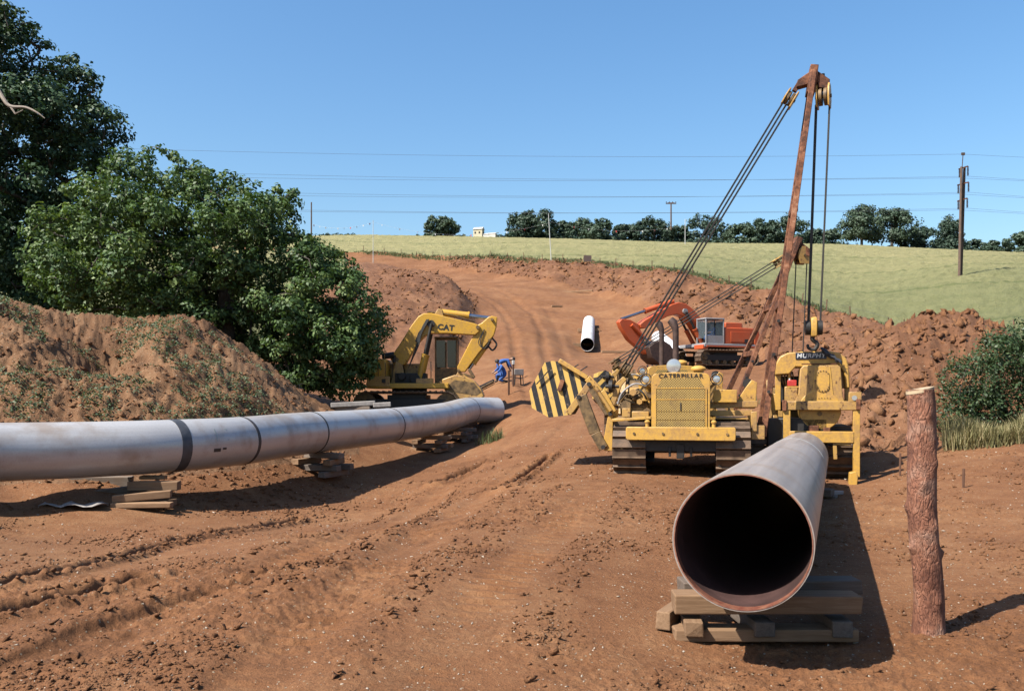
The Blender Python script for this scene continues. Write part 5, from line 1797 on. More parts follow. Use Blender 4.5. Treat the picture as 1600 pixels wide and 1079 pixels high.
sit = {'pelvis': ((0, 0, .45), .15), 'belly': ((-.02, 0, .62), .14), 'chest': ((.0, 0, .86), .15), 'neck': ((.03, 0, 1.03), .055), 'head': ((.05, 0, 1.13), .09), 'crown': ((.06, 0, 1.24), .07),
       'shl': ((.0, .19, .90), .075), 'ell': ((.16, .24, .66), .055), 'wrl': ((.38, .18, .64), .04), 'hal': ((.46, .17, .65), .035),
       'shr': ((.0, -.19, .90), .075), 'elr': ((.16, -.24, .66), .055), 'wrr': ((.38, -.18, .64), .04), 'har': ((.46, -.17, .65), .035),
       'hil': ((.04, .11, .44), .11), 'knl': ((.42, .13, .46), .075), 'anl': ((.48, .13, .09), .055), 'tol': ((.62, .13, .05), .045),
       'hir': ((.04, -.11, .44), .11), 'knr': ((.42, -.13, .46), .075), 'anr': ((.48, -.13, .09), .055), 'tor': ((.62, -.13, .05), .045)}
for px, py, Y, rz, pose, lab, hat in ((779, 591, 45.5, R(8), bend, 'worker in blue overalls bending over, beyond the yellow excavator bucket', None),
                                      (788, 594, 44.4, R(200), kneel, 'worker in blue overalls kneeling in front of the bending one', None)):
    c = P(px, py, Y)
    worker(lab, (c.x, c.y, sz(c.x, c.y)), rz, pose, hat)
OM = Matrix.Translation(locO) @ Matrix.Rotation(OYAW, 4, 'Z')
oc = OM @ Vector((.75, .8, 1.30))
worker('operator in blue seated inside the orange excavator cab', oc, OYAW, sit, None)
# things they work with
for px, py, hh, Y, lab in ((795, 604, 1.15, 41.5, 'stout wooden peg in front of the kneeling worker'), (802, 596, 1.1, 43, 'wooden peg with white painted top beside the kneeling worker')):
    c = P(px, py, Y)
    t = thing('marker_peg', lab, 'peg', (c.x, c.y, sz(c.x, c.y)), .3, 'marker pegs by the workers')
    m = MB(); m.beam((0, 0, -.1), (0, 0, hh), .08, .08); m.build('stem', 'stake', t, .006)
    if 'white' in lab:
        m = MB(); m.box((0, 0, hh + .06), (.11, .11, .2)); m.build('painted_top', 'white_plastic', t, .01)
c = P(809, 597, 43.5)
t = thing('welding_set', 'small grey box on stand legs right of the workers', 'equipment', (c.x, c.y, sz(c.x, c.y)), .4)
m = MB(); m.box((0, 0, .62), (.5, .35, .3)); m.build('box', 'sheet', t, .02)
for sx in (-1, 1):
    for sy in (-1, 1):
        m = MB(); m.beam((sx * .2, sy * .14, .48), (sx * .24, sy * .16, -.05), .04, .04); m.build('leg', 'dark', t)
for k, (a_, b_, lab) in enumerate((((746, 571, 44), (771, 578, 45), 'upper grey tube lying left of the workers'), ((746, 577, 43.5), (770, 584, 44.6), 'lower grey tube lying left of the workers'))):
    p, q = P(*a_), P(*b_)
    p.z, q.z = sz(p.x, p.y) + .12, sz(q.x, q.y) + .12
    m = MB(); m.tube([p, q], .07, 10); o = m.build('steel_tube', 'grease' if k else 'dark')
    tag(o, lab, 'tube', 'tubes lying by the workers')

# ------------------------------------------------------------------ foliage
def leaf_quads(Pn, Nn, size, r_, asp=0.62):
    """leaf-shaped quads at points Pn facing about Nn"""
    n = len(Pn)
    t = r_.normal(size=(n, 3))
    t -= (t * Nn).sum(1, keepdims=True) * Nn
    t /= np.linalg.norm(t, axis=1, keepdims=True) + 1e-9
    b = np.cross(Nn, t)
    s = size[:, None]
    fold = Nn * s * 0.12
    V = np.stack([Pn - t * s * .5, Pn + b * s * .5 * asp + fold, Pn + t * s * .5, Pn - b * s * .5 * asp + fold], 1).reshape(-1, 3)
    Fq = np.arange(n * 4).reshape(n, 4)
    return V, Fq

def unit(a):
    return a / (np.linalg.norm(a, axis=1, keepdims=True) + 1e-9)

def clump_leaves(C, Rad, per, r_, size, up=.55, flat=.75, shellp=.5):
    """leaves of the clumps: C (n,3) centres, Rad (n,) radii"""
    P_, N_, T_, S_ = [], [], [], []
    for c, rad in zip(C, Rad):
        k = max(20, int(per * rad * rad))
        d = unit(r_.normal(size=(k, 3)))
        q = r_.random(k) ** shellp
        # lumpy clump: sub-sprays
        nsub = 10
        sd = unit(r_.normal(size=(nsub, 3)))
        sc = sd * (rad * .72)
        which = r_.integers(0, nsub, k)
        p = sc[which] + d * (rad * .48 * q)[:, None]
        p[:, 2] *= flat
        nrm = unit(unit(p) * .6 + d * .5 + np.array([0, 0, up]) + r_.normal(size=(k, 3)) * .45)
        P_.append(p + c); N_.append(nrm)
        tv = r_.random() * .35 + r_.random(nsub)[which] * .25 + r_.random(k) * .4
        T_.append(tv)
        S_.append(size * (.7 + .6 * r_.random(k)))
    return np.concatenate(P_), np.concatenate(N_), np.concatenate(T_), np.concatenate(S_)

def in_poly(px, py, poly):
    c = False
    j = len(poly) - 1
    for i in range(len(poly)):
        xi, yi = poly[i]; xj, yj = poly[j]
        if (yi > py) != (yj > py) and px < (xj - xi) * (py - yi) / (yj - yi) + xi:
            c = not c
        j = i
    return c
def poly_dist(px, py, poly):
    a = np.array(poly + [poly[0]], float)
    return float(seg_dist(np.array([px]), np.array([py]), a)[0])

def limbs(m, base, C, r0, r_, lean=None):
    """tapered limbs from the trunk to every clump"""
    nodes = [Vector(base)]
    par = [-1]
    order = sorted(range(len(C)), key=lambda i: (Vector(C[i]) - nodes[0]).length)
    for i in order:
        c = Vector(C[i])
        best, bj = 1e9, 0
        for j, nd in enumerate(nodes):
            d = (c - nd).length + .35 * (nd - nodes[0]).length
            if nd.z > c.z + 1.2: d += 2
            if d < best:
                best, bj = d, j
        nodes.append(c); par.append(bj)
    wt = [1.0] * len(nodes)
    for i in range(len(nodes) - 1, 0, -1):
        wt[par[i]] += wt[i]
    tot = wt[0]
    for i in range(1, len(nodes)):
        a, b = nodes[par[i]], nodes[i]
        ra = r0 * (wt[i] / tot) ** .45 * 1.0
        L = (b - a).length
        jt = Vector(r_.normal(size=3)) * L * .09
        m1 = a.lerp(b, .4) + jt + Vector((0, 0, L * .06))
        m2 = a.lerp(b, .75) + Vector(r_.normal(size=3)) * L * .05 + Vector((0, 0, L * .03))
        m.tube([a, m1, m2, b], [ra, ra * .85, ra * .7, ra * .5], 6, False)

def big_tree(name, label, base, poly, gaps, Yc, depth, ncl, rad, per, lsize, mat, seed, r0, trunk_top):
    r_ = np.random.default_rng(seed)
    t = thing(name, label, 'tree', base)
    b = Vector(base)
    C, Rd = [], []
    xs = [p[0] for p in poly]; ys = [p[1] for p in poly]
    tries = 0
    while len(C) < ncl and tries < 60000:
        tries += 1
        px, py = r_.uniform(min(xs), max(xs)), r_.uniform(min(ys), max(ys))
        if not in_poly(px, py, poly):
            continue
        pd = poly_dist(px, py, poly) / F * Yc          # metres to the outline
        rr = r_.uniform(*rad)
        if pd < rr * .62:
            rr = max(rad[0] * .55, pd * 1.15)
            if pd < rad[0] * .3:
                continue
        dz_ = depth * min(1.0, .25 + pd / 2.6)
        Y = Yc + r_.uniform(-1, 1) * dz_
        bad = False
        for gx, gy, gw, gh in gaps:
            if ((px - gx) / gw) ** 2 + ((py - gy) / gh) ** 2 < 1:
                bad = True
        if bad:
            continue
        q = P(px, py, Yc); q = Vector((q.x * 1.0, Y, q.z))
        g = gz(q.x, q.y)
        if q.z < g + .25 * rr:
            continue
        if C and min((Vector(c) - q).length for c in C) < rr * (.80 if py < 330 else .62 if py < 430 else .45):
            continue
        C.append(tuple(q)); Rd.append(rr)
    C = np.array(C); Rd = np.array(Rd)
    Pn, Nn, Tn, Sn = clump_leaves(C, Rd, per, r_, lsize)
    V, Fq = leaf_quads(Pn, Nn, Sn, r_)
    o = np_mesh('crown', V - np.array(b), Fq, mat, False, np.repeat(Tn, 4), t)
    m = MB()
    tt = Vector(trunk_top)
    m.tube([b - b, (tt - b) * .35 + Vector((.1, 0, 0)), (tt - b) * .7 + Vector((-.08, .1, 0)), tt - b], [r0 * 1.35, r0 * 1.05, r0 * .95, r0 * .85], 14)
    m.build('trunk', 'barkoak', t)
    m = MB(); limbs(m, tt - b, C - np.array(b), r0 * .8, r_)
    m.build('limbs', 'barkoak', t)
    return t, C

def at_ground(px, Y):
    X = (px - 800) / F * Y
    return Vector((X, Y, gz(X, Y) - .05))

oakpoly = [(60, 345), (110, 300), (165, 262), (200, 240), (245, 232), (290, 237), (325, 262), (370, 275), (420, 282), (462, 292), (474, 318), (458, 345), (480, 362), (520, 378), (552, 400), (575, 432), (592, 468), (606, 505), (603, 548), (588, 590), (560, 616), (520, 628), (470, 612), (430, 588), (380, 552), (330, 540), (262, 530), (190, 520), (110, 500), (70, 470), (40, 420)]
oakgaps = [(95, 488, 42, 16), (420, 386, 30, 10), (340, 383, 22, 9), (372, 472, 20, 13), (195, 452, 14, 20), (250, 300, 18, 14)]
big_tree('oak_tree', 'wide sunlit oak tree with low boughs behind the soil mound', at_ground(345, 35.5), oakpoly, oakgaps, 35.5, 3.4, 560, (.42, .92), 450, .165, 'oak', 21, .34, at_ground(345, 35.5) + Vector((.3, 0, 3.2)))
tallpoly = [(-130, -60), (-40, -70), (10, 5), (40, 15), (62, 38), (92, 50), (98, 72), (130, 92), (146, 112), (176, 150), (206, 170), (216, 190), (188, 205), (205, 232), (178, 268), (186, 300), (160, 340), (128, 400), (110, 440), (90, 480), (40, 490), (-60, 480), (-160, 430), (-180, 200)]
tallgaps = [(28, 262, 30, 22), (72, 208, 22, 12), (80, 290, 18, 14), (132, 205, 16, 8), (120, 150, 14, 10)]
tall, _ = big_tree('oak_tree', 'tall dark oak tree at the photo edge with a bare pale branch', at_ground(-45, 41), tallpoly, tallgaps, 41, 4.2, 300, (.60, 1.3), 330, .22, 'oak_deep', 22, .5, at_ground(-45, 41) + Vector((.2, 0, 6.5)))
tb = Vector(tall.location)
m = MB(); m.tube(catmull([P(-15, 120, 36.7) - tb, P(4, 152, 36.4) - tb, P(16, 166, 36.3) - tb, P(40, 168, 36.2) - tb, P(58, 176, 36.1) - tb, P(70, 185, 36.1) - tb], 5), [.10 - .0032 * k for k in range(26)], 8)
m.tube([P(16, 166, 36.3) - tb, P(24, 178, 36.2) - tb, P(36, 172, 36.2) - tb], [.05, .04, .02], 6)
m.build('bare_branch', 'deadwood', tall)

# trees along the skyline
def far_tree(label, px, top, basey, w, Y, seed, shape='round', mat='hedge', ncl=26, ls=.55):
    r_ = np.random.default_rng(seed)
    c = P(px, basey, Y)
    t = thing('field_tree', label, 'tree', c, 0, 'trees along the skyline')
    H = (basey - top) / F * Y
    Wd = w / F * Y / 2
    C, Rd = [], []
    for k in range(ncl):
        a = r_.uniform(0, 2 * math.pi)
        z = H * r_.uniform(.0, .95)
        if shape == 'clumpy':
            z = H * r_.choice([.45, .7, .9]) * r_.uniform(.9, 1.03)
        prof = math.sin(math.pi * min(1, max(.05, (z / H) * .86 + .10))) ** .6
        if shape == 'cone': prof = max(.15, 1.05 - z / H) ** .7
        rr = Wd * prof * math.sqrt(r_.random())
        C.append((rr * math.cos(a), rr * math.sin(a), z)); Rd.append(min(H, 2 * Wd) * r_.uniform(.13, .22))
    C = np.array(C); Rd = np.array(Rd)
    Pn, Nn, Tn, Sn = clump_leaves(C, Rd, 70 / max(.3, (min(H, 2 * Wd) * .15) ** 2) * 1.2, r_, ls, .4, .8)
    keep = Pn[:, 2] > .1
    Tn = np.clip(Tn * .7 + r_.uniform(-.15, .45), 0, 1)
    V, Fq = leaf_quads(Pn[keep], Nn[keep], Sn[keep], r_, .8)
    np_mesh('crown', V, Fq, mat, False, np.repeat(Tn[keep], 4), t)
    m = MB(); m.tube([(0, 0, -1.5), (.1, 0, H * .4), (0, .1, H * .7)], [H * .035, H * .028, H * .012], 8); 
    m.build('trunk', 'barkoak', t)
    m = MB(); limbs(m, (0.1, 0, H * .3), C, H * .02, r_); m.build('limbs', 'barkoak', t)
    return t
def crest(px):
    return float(interp_px([(480, 372), (560, 371), (700, 373), (900, 378), (1100, 385), (1300, 391), (1600, 403)], px))
FT = [
    (688, 343, 42, 'round', 'small rounded tree standing alone left of the cream house'),
    (816, 337, 44, 'round', 'first tree of the wood, right of the cream house'),
    (846, 333, 50, 'round', 'tall full tree behind the thin white marker pole'),
    (880, 350, 36, 'round', 'low tree after the tall full one in the row'),
    (907, 347, 36, 'round', 'rounded tree above the brown signboard'),
    (938, 345, 40, 'round', 'bushy tree right of the brown signboard'),
    (974, 353, 38, 'round', 'low spreading tree left of the umbrella-topped pole'),
    (1022, 344, 50, 'round', 'wide tree just left of the umbrella-topped pole'),
    (1060, 356, 34, 'round', 'low tree just right of the umbrella-topped pole'),
    (1104, 340, 58, 'round', 'broad tree behind the hanging boom ropes'),
    (1156, 354, 40, 'round', 'low broad tree halfway between the ropes and the boom'),
    (1190, 347, 46, 'round', 'rounded tree just left of the tall rusty boom'),
    (1234, 342, 44, 'round', 'tree seen behind the tall rusty boom'),
    (1270, 362, 30, 'round', 'low tree between the hoist ropes'),
    (1300, 362, 34, 'round', 'low tree right of the hoist ropes'),
    (1346, 327, 48, 'clumpy', 'open-crowned pine-like tree with a detached clump on top'),
    (1393, 328, 54, 'clumpy', 'open-crowned tree leaning right with gaps of sky'),
    (1433, 357, 44, 'round', 'pale rounded tree below the open-crowned pair'),
    (1484, 343, 44, 'cone', 'tall grey-green tree just left of the twin power pole'),
    (1526, 378, 34, 'round', 'low dark tree just right of the twin power pole'),
    (1558, 378, 40, 'round', 'low dark tree second right of the twin power pole'),
    (1598, 366, 44, 'round', 'tree at the right edge of the skyline')]
for k, (px, top, w, shp, lab) in enumerate(FT):
    far_tree(lab, px, top - 2, crest(px) + 4, w * 1.32, 232 + (k % 5) * 5, 100 + k, shp, 'hedge', 60)
# hedge at their feet: several lengths
def hedge(label, px0, px1, h0, h1, Y, seed):
    r_ = np.random.default_rng(seed)
    c0 = P((px0 + px1) / 2, crest((px0 + px1) / 2) + 3, Y)
    t = thing('hedge', label, 'hedge', c0, 0, 'hedges along the skyline')
    C, Rd = [], []
    n = max(4, int((px1 - px0) / 5))
    for k in range(n):
        px = px0 + (px1 - px0) * (k + .5) / n
        for hh in (.3, .7):
            q = P(px, crest(px) + 2 - hh * r_.uniform(h0, h1), Y + r_.uniform(-1, 1)) - c0
            C.append(tuple(q)); Rd.append(r_.uniform(.6, 1.0))
    C = np.array(C); Rd = np.array(Rd)
    Pn, Nn, Tn, Sn = clump_leaves(C, Rd, 75, r_, .5, .4, .85)
    V, Fq = leaf_quads(Pn, Nn, Sn, r_, .8)
    np_mesh('foliage', V, Fq, 'hedge', False, np.repeat(Tn, 4), t)
    m = MB()
    for c in C[::3]:
        m.tube([(c[0], c[1], -1), (c[0], c[1], c[2])], .06, 5)
    m.build('stems', 'barkoak', t)
for a_, b_, h0, h1, lab in ((500, 556, 5, 8, 'low dark hedge right above the wide oak crown'), (650, 684, 4, 8, 'low hedge left of the lone rounded tree'), (692, 736, 5, 9, 'hedge between the lone tree and the cream house'), (744, 756, 4, 8, 'small bush in front of the cream house'), (768, 790, 8, 12, 'square dark bush right of the cream house'),
                            (796, 900, 8, 16, 'hedge under the first trees of the wood'), (900, 1000, 8, 16, 'hedge under the trees above the signboard'), (1000, 1120, 7, 16, 'hedge around the foot of the umbrella-topped pole'), (1120, 1240, 8, 18, 'hedge left of the tall rusty boom'), (1240, 1340, 8, 20, 'hedge behind the hoist ropes'), (1340, 1470, 6, 16, 'hedge under the open-crowned trees'), (1465, 1620, 6, 18, 'hedge behind the twin power pole')):
    hedge(lab, a_, b_, h0, h1, 240, int(a_))

# ------------------------------------------------------------------ house on the skyline
c = P(748, 374, 236)
hs = thing('house', 'small cream house with pale roof on the skyline', 'house', c, R(-20))
k = 236 / F
m = MB(); m.box((0, 0, 7.5 * k), (15 * k, 9 * k, 15 * k)); m.build('wall', 'cream', hs)
m = MB(); m.prism([(-5.5 * k, 15 * k), (5.5 * k, 15 * k), (0, 19 * k)], 'x', -8 * k, 8 * k); m.build('roof', 'slate', hs)
m = MB(); m.box((18 * k, 0, 3 * k), (22 * k, 6 * k, 7 * k)); m.build('low_wing', 'white_wall', hs)
m = MB(); m.prism([(-3.5 * k, 6.5 * k), (3.5 * k, 6.5 * k), (0, 9 * k)], 'x', 7.6 * k, 29 * k); m.build('wing_roof', 'slate', hs)
for x in (-4, 3):
    m = MB(); m.box((x * k, -4.55 * k, 10 * k), (2.6 * k, .3 * k, 3 * k)); m.build('window', 'dark', hs)
m = MB(); m.box((9.5 * k * .8, 0, 9 * k), (.4 * k, 2.5 * k, 3 * k)); m.build('window', 'dark', hs)

# ------------------------------------------------------------------ power line
Yp = 105
bp = P(1501, 436, Yp); bp.z = sz(bp.x, bp.y) - .2
pp = thing('power_pole', 'twin wooden power pole with hanging insulators standing in the field', 'power pole', bp)
u = Yp / F
Hh = 172 * u
for k, (x0, x1) in enumerate(((-2.2, 1.3), (2.0, 8.0))):
    m = MB(); m.tube([(x0 * u, k * .3, -1), (x1 * u, k * .3, Hh)], [2.3 * u, 1.9 * u], 10); m.build('pole', 'polewood', pp)
arms = [(Hh - 2 * u, -1, 12), (Hh - 27 * u, -3, 13), (Hh - 52 * u, -3, 11)]
wires = []
for z, xa, xb in arms:
    m = MB(); m.beam((xa * u - .1, .1, z - .1), (xb * u, .1, z + .25), .14, .14); m.build('crossarm', 'rust', pp)
    for xx, zz in ((xa, z), (xb, z + .2)):
        m = MB()
        prof = []
        for q in range(7):
            prof += [(.05, -q * .16 - .1), (.12, -q * .16 - .14), (.12, -q * .16 - .18), (.05, -q * .16 - .22)]
        m.lathe([(r, zz_) for r, zz_ in reversed(prof)], 10, (xx * u, .1, zz + .1)); m.build('insulator', 'ceramic', pp)
        wires.append((xx * u, zz - 1.15))
m = MB(); m.beam((.5 * u, 0, Hh - 2), (3.8 * u, 0, Hh + 20 * u), .07, .07); m.box((3.8 * u, 0, Hh + 20 * u), (.4, .15, .3)); m.build('earth_spike', 'polewood', pp)
wires.append((3.8 * u, Hh + 20 * u))
left_rows = [(-120, 254), (-120, 264), (-120, 284), (-120, 292), (-120, 311), (-120, 316), (-120, 221)]
right_rows = [(2000, 292), (2000, 297), (2000, 325), (2000, 330), (2000, 348), (2000, 352), (2000, 258)]
nms = ['top left', 'top right', 'middle left', 'middle right', 'bottom left', 'bottom right', 'earth']
for (wx, wz), lr, rr, nm in zip(wires, left_rows, right_rows, nms):
    a_ = P(lr[0], lr[1], Yp); b_ = bp + Vector((wx, .1, wz)); c_ = P(rr[0], rr[1], Yp)
    pts = []
    for s in range(25):
        q = s / 24; p = a_.lerp(b_, q); p.z -= 4 * .9 * q * (1 - q); pts.append(p)
    for s in range(1, 9):
        q = s / 8; p = b_.lerp(c_, q); p.z -= 4 * .2 * q * (1 - q); pts.append(p)
    m = MB(); m.tube(pts, .013, 5, False)
    o = m.build('power_cable', 'cable')
    tag(o, 'thin power cable from the %s arm end of the twin pole' % nm if nm != 'earth' else 'uppermost thin earth cable from the tip of the twin pole', 'cable', 'power cables across the sky')

def marker_pole(label, px, top, base, Y, r, mat, umbrella=False, lean=0):
    c = P(px, base, Y)
    t = thing('marker_pole', label, 'pole', c, 0, 'poles in the landscape')
    H = (base - top) / F * Y
    m = MB(); m.tube([(0, 0, -.5), (lean, 0, H)], [r, r * .8], 8); m.build('shaft', mat, t)
    if umbrella:
        m = MB(); m.beam((-1.3, 0, H), (1.3, 0, H), .25, .2); m.beam((-.9, 0, H + .15), (.9, 0, H + .15), .2, .2)
        m.build('crossarm', 'polewood', t)
        for x in (-1.2, -.4, .4, 1.2):
            m = MB(); m.tube([(x, 0, H + .1), (x, 0, H + .5)], .1, 6); m.build('insulator', 'ceramic', t)
    return t
marker_pole('umbrella-topped dark pole rising above the hedge', 1048.5, 318, 356, 225, .22, 'polewood', True)
marker_pole('thin white leaning marker pole at the field edge', 862, 334, 416, 139, .06, 'white_plastic', lean=-.5)
marker_pole('thin white marker pole on the upper spoil bank', 583, 344, 430, 140, .05, 'white_plastic')
marker_pole('slim pale pole standing in the middle of the field', 1070.5, 342, 382, 180, .07, 'white_plastic')
marker_pole('dark pole above the right end of the oak crown', 486.5, 316, 372, 200, .18, 'polewood')
# bunting strung between the marker poles
p0, p1 = P(486, 350, 150), P(583, 347, 140)
p2, p3 = P(862, 347, 139), P(1070, 352, 160)
ln = thing('bunting_line', 'string of small warning flags strung between the marker poles', 'bunting', (p1.x, p1.y, 0))
off = Vector((p1.x, p1.y, 0))
pts = []
for a_, b_, sg in ((p0, p1, .8), (p1, p2, 2.0), (p2, p3, 1.2)):
    for s in range(20):
        q = s / 20; p = a_.lerp(b_, q); p.z -= 4 * sg * q * (1 - q); pts.append(p - off)
m = MB(); m.tube(pts, .008, 4, False); m.build('cord', 'white_plastic', ln)
fl_me = MB(); fl_me.prism([(-.13, 0), (.13, 0), (0, -.34)], 'y', -.006, .006)
fme = fl_me.mesh('flag', 'white_plastic', False)
fl_me2 = MB(); fl_me2.prism([(-.13, 0), (.13, 0), (0, -.34)], 'y', -.006, .006)
fme2 = fl_me2.mesh('flag', 'red', False)
for k in range(1, len(pts) - 1, 2):
    o = link_mesh('flag', fme2 if k % 6 == 1 else fme, ln); o.location = pts[k]; o.rotation_euler = (0, 0, .7 * k)

# signboard at the field edge
c = P(918, 414, 134); c.z = sz(c.x, c.y) - .1
sb = thing('signboard', 'small dark brown signboard on a post at the field edge', 'sign', c)
m = MB(); m.box((0, 0, 1.15), (1.2, .06, .9)); m.build('panel', 'signboard', sb)
m = MB(); m.beam((0, .06, -.3), (0, .06, 1.5), .08, .08); m.build('post', 'stake', sb)

# fence along the field edge
fn = thing('wire_fence', 'post and wire fence along the edge of the cereal field', 'fence', (0, 0, 0))
fpts = []
tab = [(560, 171), (600, 171), (780, 153), (920, 136), (1050, 116), (1150, 101), (1250, 88), (1330, 79), (1386, 75.5), (1440, 66), (1560, 58), (1700, 52)]
pl2 = [Vector(((px - 800) / F * Y, Y, 0)) for px, Y in tab]
LL = [0]
for a_, b_ in zip(pl2[:-1], pl2[1:]): LL.append(LL[-1] + (b_ - a_).length)
pm = MB(); pm.tube([(0, 0, -.3), (0, 0, 1.25)], [.06, .05], 7)
pme = pm.mesh('post', 'stake')
s = 1.0
tops = []
while s < LL[-1]:
    q, _ = lerp_path(pl2, s, s + .01, 1)
    p = q[0]; p.z = sz(p.x, p.y)
    o = link_mesh('post', pme, fn); o.location = p; o.rotation_euler = (random.uniform(-.08, .08), random.uniform(-.08, .08), 0); o.scale = (1, 1, random.uniform(.85, 1.1))
    tops.append(p)
    s += 4.6 * random.uniform(.85, 1.15)
for hh in (.5, 1.05):
    m = MB(); m.tube([p + Vector((0, 0, hh)) for p in tops], .006, 4, False); m.build('wire', 'cable', fn)

# ------------------------------------------------------------------ small growth
def blades(pts, hmin, hmax, w, lean, r_, per):
    n = len(pts) * per
    b = np.repeat(pts, per, 0) + np.concatenate([r_.normal(size=(n, 2)) * .07, np.zeros((n, 1))], 1)
    hgt = r_.uniform(hmin, hmax, n)
    a = r_.uniform(0, 2 * math.pi, n)
    dirv = np.stack([np.cos(a), np.sin(a), np.zeros(n)], 1)
    sd = np.stack([-np.sin(a), np.cos(a), np.zeros(n)], 1)
    ln_ = (r_.random(n) * lean * hgt)[:, None]
    mid = b + dirv * ln_ * .35 + np.array([0, 0, 1]) * (hgt * .55)[:, None]
    tip = b + dirv * ln_ + np.array([0, 0, 1]) * hgt[:, None]
    V = np.stack([b - sd * w / 2, b + sd * w / 2, mid + sd * w * .4, tip, mid - sd * w * .4], 1).reshape(-1, 3)
    i0 = np.arange(n)[:, None] * 5
    Fq = np.concatenate([i0 + np.array([0, 1, 2, 4]), ], 1)
    Ft = i0 + np.array([4, 2, 3, 3])
    T = np.repeat(r_.random(n), 5)
    # tip as a second (degenerate-free) quad: widen the tip a little
    V2 = V.reshape(n, 5, 3)
    tip2 = V2[:, 3] + sd * w * .12
    V3 = np.concatenate([V2, tip2[:, None]], 1).reshape(-1, 3)
    j0 = np.arange(n)[:, None] * 6
    Fa = np.concatenate([j0 + np.array([0, 1, 2, 4]), j0 + np.array([4, 2, 5, 3])], 0)
    return V3, Fa, np.repeat(r_.random(n), 6)

r_ = np.random.default_rng(55)
# verge under the fence
n = 5200
ss = r_.uniform(0, LL[-1] * .995, n) 
pv = np.array([tuple(lerp_path(pl2, float(s), float(s) + .01, 1)[0][0]) for s in ss[:2600]])
pv = np.repeat(pv, 2, 0)
pv[:, 0] += r_.normal(size=n) * .7; pv[:, 1] += r_.normal(size=n) * .7
pv[:, 2] = surf(pv[:, 0], pv[:, 1]) - .05
V, Fq, T = blades(pv, .15, .42, .07, .8, r_, 4)
tag(np_mesh('verge_grass', V, Fq, 'verge', False, T), 'rough grass along the foot of the fence', 'grass', None, 'stuff')
# dry grass strip on the right
n = 2600
px = r_.uniform(1478, 1700, n); Yd = r_.uniform(21.9, 23.6, n)
X = (px - 800) / F * Yd
pv = np.stack([X, Yd, surf(X, Yd) - .03], 1)
V, Fq, T = blades(pv, .18, .55, .022, .8, r_, 4)
tag(np_mesh('dry_grass', V, Fq, 'straw', False, T), 'strip of dry straw-coloured grass below the thorn bush', 'grass', None, 'stuff')
# thorn bushes
def bush(label, px0, px1, py0, py1, Y, seed, ncl, rad, mat='thorn', ls=.085, per=420):
    q_ = np.random.default_rng(seed)
    base_ = at_ground((px0 + px1) / 2, Y)
    t = thing('thorn_bush', label, 'bush', base_, 0, 'thorn bushes by the spoil heap')
    C, Rd = [], []
    for k in range(ncl):
        px, py = q_.uniform(px0, px1), q_.uniform(py0, py1)
        ell = ((px - (px0 + px1) / 2) / ((px1 - px0) / 2)) ** 2 + (max(0, (py0 + py1) / 2 - py) / ((py1 - py0) / 2)) ** 2
        if ell > 1.02: continue
        YY = Y + q_.uniform(-.8, .8)
        c = P(px, py, YY)
        c.z = max(c.z, gz(c.x, c.y) + .15)
        C.append(tuple(c - base_)); Rd.append(q_.uniform(*rad))
    C = np.array(C); Rd = np.array(Rd)
    Pn, Nn, Tn, Sn = clump_leaves(C, Rd, per, q_, ls, .4, .9)
    V, Fq = leaf_quads(Pn, Nn, Sn, q_, .6)
    np_mesh('foliage', V, Fq, mat, False, np.repeat(Tn, 4), t)
    m = MB(); limbs(m, (0, 0, .05), C, .05, q_); m.build('stems', 'barkoak', t)
bush('sparse thorn bush against the spoil heap right of the log post', 1474, 1566, 545, 680, 24.6, 61, 150, (.16, .34), 'thorn', .08, 520)
bush('dense dark thorn bush at the right edge of the photo', 1520, 1750, 508, 690, 24.9, 62, 330, (.28, .5), 'thorn', .095, 520)
bush('small green bush at the foot of the spoil heap', 1455, 1500, 640, 690, 23.6, 63, 14, (.16, .28))
# weeds on the soil mound
n = 13000
px = r_.uniform(-150, 545, n); Yd = r_.uniform(17.5, 30, n)
dens = fbm(px * .02, Yd * .8, 1.0, 3, 7) + .45 * np.clip((px - 60) / 300, -1, 1) * np.clip((26 - Yd) / 4 + .4, 0, 1)
keep = (dens > .16) & (Yd > interp_px([(-200, 17), (0, 18.2), (270, 20.2), (420, 23.5), (545, 29.5)], px))
px, Yd = px[keep], Yd[keep]
X = (px - 800) / F * Yd
pv = np.stack([X, Yd, surf(X, Yd) + .02], 1)
k = 7
pw = np.repeat(pv, k, 0) + r_.normal(size=(len(pv) * k, 3)) * np.array([.07, .07, .025])
nw = unit(r_.normal(size=pw.shape) * .6 + np.array([0, -.2, .9]))
V, Fq = leaf_quads(pw, nw, .055 * (.6 + .8 * r_.random(len(pw))), r_, .7)
tag(np_mesh('weeds', V, Fq, 'weed', False, np.repeat(r_.random(len(pw)), 4)), 'low grey-green weeds scattered over the soil mound', 'weeds', None, 'stuff')
# tuft near the pipe end, weeds behind the machines, grass at the lower right
tp = []
for pxx, pyy, nn, sp in ((768, 690, 30, .25), (1140, 640, 40, .6), (1030, 680, 10, .3)):
    q = ground_pt(pxx, pyy)
    for i in range(nn):
        x, y = q[0] + r_.normal() * sp, q[1] + r_.normal() * sp
        tp.append((x, y, sz(x, y)))
V, Fq, T = blades(np.array(tp), .15, .5, .025, .8, r_, 6)
tag(np_mesh('grass_tufts', V, Fq, 'verge', False, T), 'grass tufts by the upward bend of the pipeline', 'grass', None, 'stuff')

